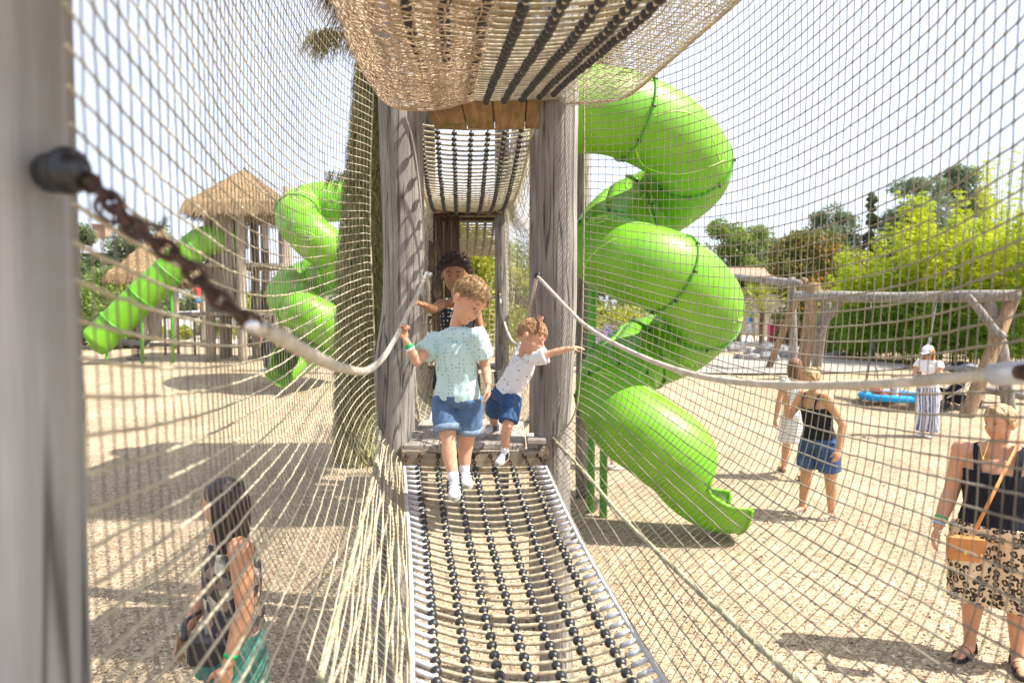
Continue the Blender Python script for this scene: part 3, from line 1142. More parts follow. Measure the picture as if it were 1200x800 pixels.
# ------------------------------------------------------------------ posts and towers
def log_post(b, p0, p1, r, seed=0, n=28, m=40, amp=0.06, lean=None, taper=1.0, path=None, ry=None):
    P = catmull(path, 8) if path is not None else np.array([p0 + (p1 - p0) * k / m for k in range(m + 1)])
    P = resample(P, m + 1)
    T = np.gradient(P, axis=0)
    T /= np.linalg.norm(T, axis=1)[:, None]
    ref = V(0, 1, 0) if abs(T[:, 1]).max() < 0.8 else V(1, 0, 0)
    A = np.cross(T, ref)
    A /= np.linalg.norm(A, axis=1)[:, None]
    B = np.cross(T, A)
    W = []
    rr = r if np.ndim(r) else [r] * (m + 1)
    L = np.linspace(0, 1, m + 1)
    if np.ndim(r):
        rr = np.interp(L, np.linspace(0, 1, len(r)), r)
    for i_ in range(m + 1):
        z = L[i_] * np.linalg.norm(P[-1] - P[0])
        for j_ in range(n):
            th = 2 * PI * j_ / n
            k = 1 + amp * mnoise.noise(Vector((math.cos(th) * 1.1 + seed, math.sin(th) * 1.1, z * 0.7))) + amp * .35 * mnoise.noise(Vector((math.cos(th) * 4 + seed, math.sin(th) * 4, z * 1.2)))
            rad = rr[i_] * k * (taper * L[i_] + (1 - L[i_]))
            if i_ in (0, m):
                rad *= 0.93
            W.append(P[i_] + A[i_] * rad * math.cos(th) + B[i_] * rad * math.sin(th))
    i2 = np.arange(m)[:, None] * n
    j2 = np.arange(n)[None, :]
    Q = np.stack([i2 + j2, i2 + (j2 + 1) % n, i2 + n + (j2 + 1) % n, i2 + n + j2], -1).reshape(-1, 4)
    base = b.n
    b.addnp(W, Q)
    b.f.append(tuple(base + k for k in range(n - 1, -1, -1)))
    b.f.append(tuple(base + m * n + k for k in range(n)))
    b.mi += [0, 0]


def one_log(name, mt_, parent=None, **kw):
    b = MB()
    log_post(b, kw.pop('p0', None), kw.pop('p1', None), kw.pop('r'), **kw)
    return b.build(name, mt_, parent, fixn=True)


# near left post (blurred), with black bolt cap
t = thing('wooden_post', 'big smooth grey wooden post filling the left edge of the view, carrying a black knob', 'post', (-0.615, 0.80, 0), 'posts of the play towers')
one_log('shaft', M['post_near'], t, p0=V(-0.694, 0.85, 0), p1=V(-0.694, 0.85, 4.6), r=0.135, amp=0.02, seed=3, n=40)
b = MB()
kc = at(80, 200, 0.80)
b.ell(kc, (0.024, 0.026, 0.028), nu=20, nv=12)
b.tube([kc + V(-0.03, 0.015, 0), kc], 0.024, 16)
b.build('bolt_cap', M['black'], t)
t = thing('wooden_post', 'grey wooden post just outside the right edge, holding the steel rope ferrule', 'post', (1.06, 1.12, 0), 'posts of the play towers')
one_log('shaft', M['post'], t, p0=V(1.075, 1.12, 0), p1=V(1.075, 1.12, 4.6), r=0.13, amp=0.03, seed=4)

t0 = thing('play_tower', 'boarded platform with a plank ceiling that the view is taken from', 'play tower', (0.15, 0, 0), 'wooden play towers')
for z_, nm in ((CAMZ - .98, 'platform_board'), (CAMZ + 1.32, 'ceiling_board')):  # ceiling boards are unseen, added to shade the near left post
    for k in range(9):
        b = MB()
        b.box((-.62 + .205 * k + .1, -.25 if z_ > CAMZ else -.35, z_), (.198, 2.2 if z_ > CAMZ else 1.3, .04), bev=.005)
        b.build(nm, M['plank_y'], t0, smooth=False)
# first frame: two carved front posts, two back posts, platforms
tw = thing('play_tower', 'near play tower frame whose two carved grey posts stand either side of the boys', 'play tower', (-0.2, 4.4, 0), 'wooden play towers')
pl = [at(463, 828, 4.12), at(457, 640, 4.12), at(461, 515, 4.12), at(463, 430, 4.12), at(472, 360, 4.12), at(473, 280, 4.12), at(471, 200, 4.12), at(469, 120, 4.12), at(469, 20, 4.12), at(470, -120, 4.12)]
one_log('post', M['post'], tw, path=pl, r=[0.125, 0.12, 0.085, 0.105, 0.125, 0.122, 0.128, 0.13, 0.13, 0.13], seed=11, m=90, n=36, amp=0.05)
prr = [at(652, 828, 4.12), at(650, 640, 4.12), at(647, 515, 4.12), at(650, 430, 4.12), at(653, 360, 4.12), at(653, 280, 4.12), at(653, 200, 4.12), at(655, 120, 4.12), at(655, 20, 4.12), at(655, -120, 4.12)]
one_log('post', M['post'], tw, path=prr, r=[0.11, 0.10, 0.096, 0.11, 0.117, 0.118, 0.118, 0.115, 0.115, 0.115], seed=17, m=90, n=36, amp=0.05)
for x_, sd_ in ((-0.80, 5), (0.22, 9)):
    one_log('post', M['post'], tw, p0=V(x_, 4.93, 0), p1=V(x_, 4.93, 4.4), r=0.095, seed=sd_, amp=0.08)
for z_, nm, mt, dz in ((CAMZ - 0.785, 'platform_board', 'plank_y', 0), (CAMZ + 1.215, 'ceiling_board', 'warm_plank', 0)):
    if nm == 'platform_board':
        edges = np.array([-0.66, -0.44, -0.235, -0.03, 0.085, 0.20])
        for k in range(5):
            if k < 4:
                for (ya, yb) in ((4.0, 4.43), (4.438, 4.93)):
                    b = MB()
                    x0, x1 = edges[k] + 0.004, edges[k + 1] - 0.004
                    b.box((((x0 + x1) / 2), (ya + yb) / 2 - .003 * (k % 2), z_ - 0.02 + 0.004 * ((k * 7) % 3 - 1)), (x1 - x0, yb - ya, 0.036), bev=0.005)
                    b.build('platform_board', M[mt], tw, smooth=False)
        b = MB()
        b.box((0.145, 4.02, z_ + 0.018), (0.11, 0.10, 0.03), bev=0.005)
        b.box((0.145, 4.2, z_ - .02), (0.11, 0.36, 0.036), bev=0.005)
        b.build('platform_board', M[mt], tw, smooth=False)
    else:
        ed = np.array([-0.52, -0.30, -0.115, 0.085, 0.27])
        for k in range(4):
            b = MB()
            x0, x1 = ed[k] + 0.003, ed[k + 1] - 0.003
            b.box(((x0 + x1) / 2, 4.33, z_ + 0.02 + .003 * (k % 2)), (x1 - x0, 0.66, 0.034), bev=0.005)
            b.build('ceiling_board', M[mt], tw, smooth=False)
        b = MB()
        b.box((-0.13, 3.995, z_ + 0.028), (0.80, 0.022, 0.06), bev=0.004)
        b.build('ceiling_edge', M['post2'], tw, smooth=False)
        b = MB()  # dark sheet added over the boards to keep sky out of the gaps
        b.box((-0.13, 4.33, z_ + 0.055), (0.76, 0.6, 0.02))
        b.build('added_gap_cover', M['dark_wood'], tw, smooth=False)
b = MB()
b.box((-0.235, 4.01, CAMZ - 0.885), (0.84, 0.05, 0.13), bev=0.008)
b.box((0.19, 4.14, CAMZ - 0.84), (0.05, 0.28, 0.08), bev=0.006)
b.build('fascia_beam', M['beam'], tw, smooth=False)
b = MB()
for k, u in enumerate([0.0] + US + [1.0]):
    c = fascia_hole(u)
    b.tube([c + V(0, -0.012, 0.0), c + V(0, -0.006, 0)], 0.013, 12)
    b.tube([c + V(0, -0.03, -0.004), c + V(0, 0.0, 0)], 0.006, 8)
b.build('eye_bolts', M['rust'], tw)

# ---- thatch roof
def thatch_roof(name, c, hw, hd, z0, z1, parent, n=5200, ln=0.45, seed=0, m='thatch', apex=None, width=0.02, drop=0.25):
    rng = np.random.default_rng(seed)
    ap = V(c[0], c[1], z1) if apex is None else apex
    b = MB()
    cs = [V(c[0] + sx * hw, c[1] + sy * hd, z0) for sx, sy in ((-1, -1), (1, -1), (1, 1), (-1, 1))]
    cs2 = [ap + (q - ap) * 0.97 - V(0, 0, 0.08) for q in cs]
    for k in range(4):
        a_, b_ = cs2[k], cs2[(k + 1) % 4]
        b.add([ap - V(0, 0, .06), a_, b_, a_ - V(0, 0, .12), b_ - V(0, 0, .12)], [(0, 1, 2), (1, 3, 4, 2)])
    q4 = [q - V(0, 0, .12) for q in cs2]
    b.add(q4, [(0, 3, 2, 1)])
    for k in range(4):
        a_, b_ = cs[k], cs[(k + 1) % 4]
        nf = n // 4
        t_ = np.sqrt(rng.uniform(0.0, 1.0, nf))
        t_[: nf // 5] = rng.uniform(0.93, 1.02, nf // 5)
        s_ = rng.uniform(0, 1, nf)
        root = ap + (a_ + (b_ - a_) * s_[:, None] - ap) * (t_ * 0.97)[:, None]
        dirn = (a_ + (b_ - a_) * s_[:, None] - ap)
        dirn /= np.linalg.norm(dirn, axis=1)[:, None]
        nrm = norm(np.cross(b_ - a_, ap - a_))
        if nrm[2] < 0:
            nrm = -nrm
        L = ln * rng.uniform(0.5, 1.2, nf)
        al = norm(b_ - a_)
        d1 = dirn + al * rng.normal(0, 0.10, nf)[:, None] + nrm * rng.uniform(0.0, 0.12, nf)[:, None]
        d2 = d1 + V(0, 0, -drop) * (t_ ** 3)[:, None]
        ww = width * rng.uniform(0.5, 1.3, nf)
        off = nrm * rng.uniform(0, 0.06, nf)[:, None]
        p0 = root - dirn * (L * .4)[:, None] + off
        p1 = root + off + nrm * 0.03
        p2 = root + d2 * (L * .55)[:, None] + off * 0.5
        wv = al * ww[:, None] * .5
        W = np.stack([p0 - wv, p0 + wv, p1 - wv, p1 + wv, p2 - wv * .3, p2 + wv * .3], 1).reshape(-1, 3)
        base = np.arange(nf)[:, None] * 6
        Q = np.concatenate([base + np.array([0, 1, 3, 2]), base + np.array([2, 3, 5, 4])])
        b.addnp(W, Q)
    return b.build(name, M[m], parent, smooth=False)


# ---- second tower
t2 = thing('play_tower', 'second play tower under a thatched roof, at the far end of the net passage', 'play tower', (-0.45, 9, 0), 'wooden play towers')
for x_, y_, r_ in ((-1.15, 8.3, .12), (-0.12, 8.3, .085), (-1.25, 10.2, .12), (0.55, 9.9, .12)):
    one_log('post', M['post'], t2, p0=V(x_, y_, 0), p1=V(x_, y_, 5.7), r=r_, seed=x_ * 5 + y_, amp=0.08)
b = MB()
for k in range(9):
    b.box((AX(8.7) - .5 + k * .125, 8.72, CAMZ - .70 + .003 * (k % 3)), (.118, .95, .04), bev=.005)
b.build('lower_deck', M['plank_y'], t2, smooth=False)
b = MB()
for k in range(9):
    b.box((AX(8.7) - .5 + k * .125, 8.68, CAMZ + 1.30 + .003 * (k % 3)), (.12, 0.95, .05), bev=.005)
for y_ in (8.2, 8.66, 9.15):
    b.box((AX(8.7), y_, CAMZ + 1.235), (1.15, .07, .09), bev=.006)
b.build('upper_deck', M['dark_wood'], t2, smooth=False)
b = MB()
for (a_, c_) in ((( -.98, 8.2, 1.16), (-.30, 8.2, 1.26)), ((-.98, 8.24, 1.26), (-.2, 8.24, 1.15)), ((-.6, 8.18, 1.22), (-.12, 8.18, 1.17)), ((-.9, 8.27, 1.21), (-.15, 8.27, 1.2))):
    b.tube([V(a_[0], a_[1], CAMZ + a_[2]), V(c_[0], c_[1], CAMZ + c_[2])], 0.016, 5)
b.build('brace', M['brown_log'], t2)
b = MB()
la, lb = at(503, 285, 8.0), at(526, 430, 7.7)
lc, ld2 = at(496, 285, 8.15), at(496, 430, 8.15)
b.box((la + lb) / 2, (0.07, 0.05, np.linalg.norm(lb - la)), axes=[norm(np.cross(lb - la, (0, 1, 0))), norm(np.cross(lb - la, np.cross(lb - la, (0, 1, 0)))), norm(lb - la)])
b.box((lc + ld2) / 2, (0.07, 0.05, 1.5))
for k in range(6):
    f_ = k / 5
    p_ = la + (lb - la) * f_
    q_ = lc + (ld2 - lc) * f_
    b.box((p_ + q_) / 2, (abs(p_[0] - q_[0]) + .05, 0.16, 0.035))
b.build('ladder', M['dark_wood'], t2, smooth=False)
b = MB()
for k in range(5):
    b.box((-1.12 + k * .1, 8.75, 2.2), (.092, .03, 3.0 + .06 * (k % 2)))
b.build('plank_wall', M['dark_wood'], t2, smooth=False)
# olive thatch-clad corner
b = MB()
def olive_r(z):
    return 1.0
rng = np.random.default_rng(8)
Pc = [V(-2.36, 10.35, -0.02), V(-2.33, 10.35, 1.5), V(-2.27, 10.35, 3.2), V(-2.12, 10.3, 4.7), V(-1.98, 10.2, 6.0)]
log_post(b, None, None, [.31, .31, .31, .29, .26], path=Pc, seed=33, amp=0.10, m=50, n=30)
Pm = resample(catmull(Pc, 10), 200)
for k in range(12000):
    i_ = rng.integers(3, 199)
    th = rng.uniform(0, 2 * PI)
    rad = np.interp(i_, [0, 100, 200], [.315, .315, .27])
    nr = V(math.cos(th), math.sin(th), 0)
    c = Pm[i_] + nr * (rad + rng.uniform(-.01, .05))
    tg = V(-math.sin(th), math.cos(th), 0)
    L = rng.uniform(.08, .22)
    dn = norm(V(0, 0, -1) + nr * rng.uniform(0.1, .5) + tg * rng.normal(0, .5))
    w_ = tg * rng.uniform(.006, .016)
    b.add([c - w_, c + w_, c + dn * L + w_ * .3, c + dn * L - w_ * .3], [(0, 1, 2, 3)])
b.build('thatched_corner', M['olive'], t2, smooth=False)
thatch_roof('roof', (-0.35, 8.75), 1.6, 2.1, CAMZ + 3.45, CAMZ + 5.6, t2, n=9000, ln=.55, seed=4, width=.03, drop=.55)
# hanging tufts below the eave by the left corner
for (px_, py_, d_, n_) in ((384, 40, 8.0, 130), (376, 45, 8.1, 80), (394, 205, 9.9, 50)):
    b = MB()
    c0 = at(px_, py_, d_)
    for k in range(n_):
        c = c0 + V(rng.normal(0, .10), rng.normal(0, .05), rng.uniform(0, .06))
        dn = norm(V(rng.normal(-.25, .35), 0, -1)) * rng.uniform(.15, .38)
        b.tube([c, c + dn * .5 + V(.01, 0, 0), c + dn], [.006, .005, .001], 3, cap=False)
    b.build('hanging_straw', M['olive'], t2, smooth=False)


# ------------------------------------------------------------------ hand ropes
def rope_obj(pts, r, name, m, parent=None, tw=(0.045, 0.28, 3), n=14, step=0.006):
    b = MB()
    b.tube(resample(catmull(pts, 14), step=step), r, n, twist=tw)
    return b.build(name, m, parent)


def chain_obj(pts, parent, m, r=0.0035, l=0.016, w_=0.009, name='chain'):
    P = resample(catmull(pts, 10), step=l * 1.35)
    b = MB()
    for q in range(len(P) - 1):
        a_, c_ = P[q], P[q + 1]
        T = norm(c_ - a_)
        sdv = norm(np.cross(T, (0, 1, 0)))
        if q % 2:
            sdv = norm(np.cross(T, sdv))
        ctr = (a_ + c_) / 2
        ring = [ctr + T * l * math.cos(th) + sdv * w_ * math.sin(th) for th in np.linspace(0, 2 * PI, 15)]
        b.tube(ring, r, 7, cap=False)
    return b.build(name, m, parent)


hr = thing('hand_rope', 'pale worn hand rope sagging along the left, gripped by the boys', 'rope', at(440, 434, 2.2), 'hand ropes')
chain_obj([at(98, 210, .80), at(122, 226, .79), at(158, 268, .78), at(215, 306, .79), at(250, 345, .81), at(300, 382, .84)], hr, M['rust'], r=.0042, l=.015, w_=.009)
b = MB()   # shackle hook sticking out of the chain
b.tube(catmull([at(160, 268, .72), at(175, 262, .72), at(188, 268, .72), at(194, 255, .73)], 5), .0028, 7)
b.tube(catmull([at(120, 222, .70), at(112, 245, .70), at(135, 262, .705), at(140, 240, .70)], 5), .003, 7)
b.build('shackle', M['rust'], hr)
b = MB()
b.tube([at(288, 378, .83), at(312, 386, .86)], 0.0102, 16)
b.build('ferrule', M['steel'], hr)
left_rope = [at(306, 384, .855), at(330, 396, .90), at(365, 416, 1.1), at(400, 431, 1.5), at(430, 434, 2.0), at(448, 420, 2.5), at(460, 402, 2.95), at(470, 384, 3.35), at(478, 366, 3.6), at(487, 350, 3.76), at(494, 334, 3.9), at(500, 320, 3.98)]
rope_obj(left_rope, 0.0088, 'rope', M['handrope'], hr)
rope_obj([at(500, 320, 3.99), at(502, 345, 4.1), at(497, 385, 4.3), at(490, 410, 4.6)], 0.0088, 'rope', M['handrope'], hr)
b = MB()
b.tube([at(497, 320, 4.0), at(505, 322, 3.97)], .014, 12)
b.build('end_loop', M['steel'], hr)

hr = thing('hand_rope', 'pale twisted hand rope sagging across the right half of the view to a steel ferrule', 'rope', at(900, 450, 2.0), 'hand ropes')
right_rope = [at(629, 323, 3.985), at(650, 345, 3.8), at(680, 376, 3.5), at(712, 398, 3.2), at(760, 421, 2.8), at(810, 438, 2.4), at(860, 447, 2.1), at(920, 451, 1.8), at(990, 451, 1.55), at(1070, 447, 1.33), at(1165, 439, 1.14)]
rope_obj(right_rope, 0.0085, 'rope', M['handrope'], hr, step=0.005)
b = MB()
b.tube([at(1163, 439, 1.145), at(1200, 436, 1.10), at(1214, 435.5, 1.085)], 0.0195, 20)
b.tube([at(1159, 439.5, 1.15), at(1167, 439, 1.14)], 0.014, 20)
b.build('ferrule', M['sleeve'], hr)
b = MB()
b.tube([at(1196, 436, 1.095), at(1206, 436, 1.07)], 0.013, 16)
b.build('ferrule_pin', M['rust'], hr)
rope_obj([at(629, 323, 3.99), at(624, 350, 4.1), at(614, 390, 4.6), at(606, 403, 5.2), at(596, 392, 6.3), at(588, 365, 7.4), at(586, 345, 8.2)], 0.0088, 'rope', M['handrope'], hr)
rope_obj([at(586, 345, 8.25), at(570, 352, 8.4), at(548, 357, 8.5), at(520, 350, 8.6)], 0.012, 'rope', M['handrope'], hr)
b = MB()
b.ell(at(630, 323, 3.98), (.021, .014, .021), nu=14, nv=8)
b.build('bolt_cap', M['black'], hr)

# ------------------------------------------------------------------ spiral and straight tube slides
def tube_slide(label, pts, r, rib_step, exit_n=0.22, rib=(.012, .022), ex_len=9., name='tube_slide', posts=(), swirl=True, ribw=0.035, loc=None, group='green tube slides', nseg=28, closed_end=False, rib_off=0.35):
    t = thing(name, label, 'slide', loc if loc is not None else pts[-1], group)
    C = resample(catmull(pts, 16), step=0.05)
    m = len(C)
    T = np.gradient(C, axis=0)
    T /= np.linalg.norm(T, axis=1)[:, None]
    A = np.cross(T, (0, 0, 1.0))
    A /= np.linalg.norm(A, axis=1)[:, None]
    Bv = np.cross(A, T)          # up-ish
    n_ex = int(m * (1 - exit_n))
    b = MB()
    W = []
    n = nseg
    for i_ in range(m):
        k = min(1, max(0, (i_ - n_ex) / min(m - 1 - n_ex, ex_len / .05)))
        k2 = max(0, (i_ - n_ex) / max(1, (m - 1 - n_ex)))
        k = k * k * (3 - 2 * k)
        half = PI - (PI * 0.51) * k        # half-angle covered, measured from the bottom
        flare = 1 - 0.20 * k2
        for j_ in range(n + 1):
            th = -PI / 2 - half + 2 * half * j_ / n
            W.append(C[i_] + (A[i_] * math.cos(th) + Bv[i_] * math.sin(th)) * r * flare)
    ii = np.arange(m - 1)[:, None] * (n + 1)
    jj = np.arange(n)[None, :]
    Q = np.stack([ii + jj, ii + jj + 1, ii + n + 1 + jj + 1, ii + n + 1 + jj], -1).reshape(-1, 4)
    b.addnp(W, Q)
    if swirl:     # raised swirl lines moulded into the plastic
        rng = np.random.default_rng(int(r * 1000) + m)
        b0_, b = b, MB()
        L = 0
        for q in range(int(m * 0.05 * 5)):
            i0 = rng.integers(2, max(3, n_ex - 24))
            th0 = rng.uniform(0, 2 * PI)
            ln = rng.integers(12, 24)
            a_ = rng.uniform(.2, .9)
            sg = rng.choice([-1, 1])
            pp = []
            for k in range(ln):
                i_ = min(m - 1, i0 + k)
                th = th0 + sg * a_ * math.sin(k / ln * PI * 1.3) + .12 * k / ln
                pp.append(C[i_] + (A[i_] * math.cos(th) + Bv[i_] * math.sin(th)) * (r + .003))
            if q % 3 == 0:        # curl
                cth = th0
                pp = []
                for k in range(26):
                    rad = .05 + .10 * k / 26
                    ang = k * .42
                    i_f = i0 + rad * math.cos(ang) / .05
                    i_ = int(min(m - 2, max(0, i_f)))
                    fr = i_f - i_
                    th = cth + rad * math.sin(ang) / r
                    cc = C[i_] * (1 - fr) + C[i_ + 1] * fr
                    pp.append(cc + (A[i_] * math.cos(th) + Bv[i_] * math.sin(th)) * (r + .003))
            rad_ = np.full(len(pp), 0.0095 * (r / .43))
            rad_[0] = rad_[-1] = .001
            b = MB()
            b.tube(pp, rad_, 6)
            b.build('moulded_line', M['slide_line'], t)
        b = b0_
    shell = b.build('tube_shell', M['slide'], t)
    so = shell.modifiers.new('t', 'SOLIDIFY')
    so.thickness = 0.008
    # rim along the open edges of the exit
    b = MB()
    for side in (0, n):
        pts_ = [W[i_ * (n + 1) + side] for i_ in range(n_ex + 2, m)]
        b.tube(pts_, np.interp(np.arange(len(pts_)), [0, len(pts_) * .3, len(pts_)], [.004, .022, .022]) * (r / .43), 10)
    arc = [W[(m - 1) * (n + 1) + j_] for j_ in range(n + 1)]
    b.tube(arc, .022 * (r / .43), 10)
    b.build('exit_rim', M['slide'], t)
    dist = 0.05
    s_ = rib_off
    while s_ < n_ex * 0.05:
        i_ = int(s_ / 0.05)
        th = np.linspace(0, 2 * PI, 41)
        ring = [C[i_] + (A[i_] * math.cos(a) + Bv[i_] * math.sin(a)) * (r + 0.012) for a in th]
        b = MB()
        b.tube(ring, rib[0], 6, cap=False, side=np.array([T[i_]] * 41), ry=rib[1])
        fl = b.build('joint_flange', M['flange'], t)
        b = MB()
        for a in np.linspace(0, 2 * PI, 9)[:-1]:
            p_ = C[i_] + (A[i_] * math.cos(a) + Bv[i_] * math.sin(a)) * (r + 0.03)
            b.tube([p_ - T[i_] * .02, p_ + T[i_] * .02], .012, 6)
        b.build('flange_bolts', M['black'], fl)
        s_ += rib_step
    for (top, bx, by, pr) in posts:
        b = MB()
        gz = ground_z(bx, by)
        b.tube([V(bx, by, gz - .02), V(bx, by, top[2] - .12), V(bx, by, top[2] - .05), V(top[0] * .3 + bx * .7, top[1] * .3 + by * .7, top[2]), V(*top)], pr, 10)
        b.build('support_pole', M['greenpole'], t)
    return t


big = [at(640, 128, 6.95), at(680, 128, 6.9), at(728, 134, 6.95), at(783, 160, 7.15), at(812, 198, 7.6), at(780, 232, 8.1), at(732, 257, 8.1), at(712, 290, 7.6),
       at(738, 306, 7.1), at(786, 322, 7.05), at(825, 360, 7.5), at(796, 398, 8.1), at(745, 420, 8.1), at(720, 450, 7.6), at(733, 488, 7.15), at(766, 514, 6.95), at(796, 538, 6.9), at(816, 563, 6.9), at(840, 580, 6.9), at(868, 585, 6.9)]
tube_slide('big bright green spiral tube slide right of the near tower, ending on the gravel', big, 0.415, 0.98, 0.095, ex_len=.45,
           posts=((at(700, 335, 7.7), at(694, 300, 7.75)[0], 7.75, .045), (at(712, 440, 7.9), at(704, 300, 7.9)[0], 7.55, .045)), loc=V(1.7, 7.6, 0), rib_off=.95)
lef = [at(425, 236, 17.4), at(395, 236, 17.4), at(362, 240, 17.2), at(348, 254, 16.6), at(364, 276, 16.1), at(390, 298, 16.4), at(394, 318, 17), at(362, 328, 17.3), at(338, 344, 16.8), at(354, 364, 16.2),
       at(382, 380, 16.4), at(392, 392, 17), at(368, 403, 17.2), at(352, 412, 16.8), at(340, 424, 16.2), at(326, 436, 15.8)]
tube_slide('smaller green spiral tube slide between the thatched tower and the olive column', lef, 0.50, 1.6, 0.10, rib=(.02, .035),
           posts=((at(398, 395, 16.9), at(404, 300, 17.2)[0], 17.2, .05),), loc=at(360, 460, 16.6))
strt = [at(280, 283, 23.3), at(262, 282, 23.0), at(240, 283, 22.6), at(220, 298, 22.4), at(190, 326, 22.2), at(160, 354, 22.0), at(130, 384, 21.8), at(108, 405, 21.6)]
tube_slide('long straight green tube slide coming down leftwards from the thatched tower', strt, 0.49, 1.15, 0.04, rib=(.035, .05),
           posts=((at(200, 332, 22.3), at(200, 300, 22.3)[0], 22.3, .05), (at(163, 372, 22.0), at(164, 300, 22.0)[0], 22.0, .05), (at(122, 412, 21.7), at(122, 300, 21.7)[0], 21.7, .05)),
           loc=at(190, 425, 22), swirl=False)


# ------------------------------------------------------------------ foliage
def leaves(b, c, rad, n, size, rng, aspect=0.45, shell=0.5, droop=0.2, dirs=None):
    u = rng.normal(0, 1, (n, 3))
    u /= np.linalg.norm(u, axis=1)[:, None]
    k = rng.uniform(shell * .5, 1.12, n) ** 0.6
    P = np.asarray(c) + u * k[:, None] * np.asarray(rad)
    d = u * 0.6 + rng.normal(0, .7, (n, 3)) + V(0, 0, -droop)
    if dirs is not None:
        d = d * .55 + np.asarray(dirs)
    d /= np.linalg.norm(d, axis=1)[:, None]
    s_ = np.cross(d, rng.normal(0, 1, (n, 3)))
    s_ /= np.linalg.norm(s_, axis=1)[:, None]
    L = size * rng.uniform(.6, 1.4, n)[:, None]
    W = np.stack([P - d * L * .5, P + s_ * L * aspect * .5, P + d * L * .5, P - s_ * L * aspect * .5], 1).reshape(-1, 3)
    b.addnp(W, np.arange(n * 4).reshape(-1, 4))


def tree(name, label, x, y, h, w_, mat_, seed=0, n=5000, size=.16, trunk=.12, clumps=26, z0=.25, group='trees behind the playground', shape='round', aspect=.5, cat='tree', second=None, base=None):
    rng = np.random.default_rng(seed)
    gz = ground_z(x, y) if base is None else base
    t = thing(name, label, cat, (x, y, gz), group)
    cs = []
    for k in range(clumps):
        f = rng.uniform(0, 1)
        if shape == 'round':
            zz = z0 + (1 - z0) * f
            rr = w_ / 2 * math.sqrt(max(0.05, 1 - ((f - .42) / .62) ** 2))
        elif shape == 'cone':
            zz = z0 + (1 - z0) * f
            rr = w_ / 2 * (1.03 - f) ** .8
        else:
            zz = z0 + (1 - z0) * f
            rr = w_ / 2 * (1 - .25 * f)
        a = rng.uniform(0, 2 * PI)
        q = rr * math.sqrt(rng.uniform(.05, 1)) * .85
        cr = w_ * rng.uniform(.13, .25) * (1 if shape != 'cone' else max(.35, 1.1 - f))
        cs.append((V(x + q * math.cos(a), y + q * math.sin(a), gz + h * zz - cr * .4), V(cr, cr, cr * rng.uniform(.55, .85))))
    b = MB()
    log_post(b, None, None, [trunk, trunk * .8, trunk * .5, trunk * .25], path=[V(x, y, gz - .1), V(x + .1, y, gz + h * .3), V(x - .05, y, gz + h * .6), V(x + .05, y, gz + h * .9)], seed=seed, m=20, n=10, amp=.1)
    for c, r_ in cs[:: 2]:
        s0 = V(x, y, gz + (c[2] - gz) * rng.uniform(.45, .75))
        b.tube(catmull([s0, (s0 + c) / 2 + V(0, 0, -.1), c], 4), np.linspace(trunk * .35, trunk * .08, 9), 5)
    b.build('trunk', M['bark'], t)
    b = MB()
    per = n // clumps
    for i_, (c, r_) in enumerate(cs):
        leaves(b, c, r_, per, size, rng, aspect)
    b.build('crown', M[mat_], t, smooth=False)
    if second:
        b = MB()
        for c, r_ in cs[::2]:
            leaves(b, c + V(0, 0, .1), r_ * 1.08, per // 3, size, rng, aspect, shell=.85)
        b.build('blossom_leaves', M[second], t, smooth=False)
    return t


def bush(name, label, x, y, h, w_, mat_, seed=0, n=1600, size=.1, dw=None, group='shrubs round the playground', cat='shrub', aspect=.5):
    rng = np.random.default_rng(seed)
    gz = ground_z(x, y)
    dw = dw or w_ * .8
    t = thing(name, label, cat, (x, y, gz), group)
    b = MB()
    tips = []
    for k in range(14):
        a = rng.uniform(0, 2 * PI)
        q = math.sqrt(rng.uniform(0, 1))
        tip = V(x + q * w_ * .36 * math.cos(a), y + q * dw * .36 * math.sin(a), gz + h * rng.uniform(.55, .88) * (1 - .3 * q))
        tips.append(tip)
        b.tube([V(x + .1 * q * math.cos(a), y, gz - .02), tip * .6 + V(x, y, gz) * .4, tip], [.03, .018, .006], 5)
    b.build('stem', M['bark'], t)
    b = MB()
    for tip in tips:
        rr = min(w_, h) * rng.uniform(.16, .26)
        leaves(b, tip, (rr, rr, rr * .8), n // 20, size, rng, aspect)
        leaves(b, tip * V(1, 1, 0) + V(0, 0, gz + (tip[2] - gz) * .45), (rr * 1.2, rr * 1.2, rr), n // 40, size, rng, aspect)
    b.build('foliage', M[mat_], t, smooth=False)
    return t


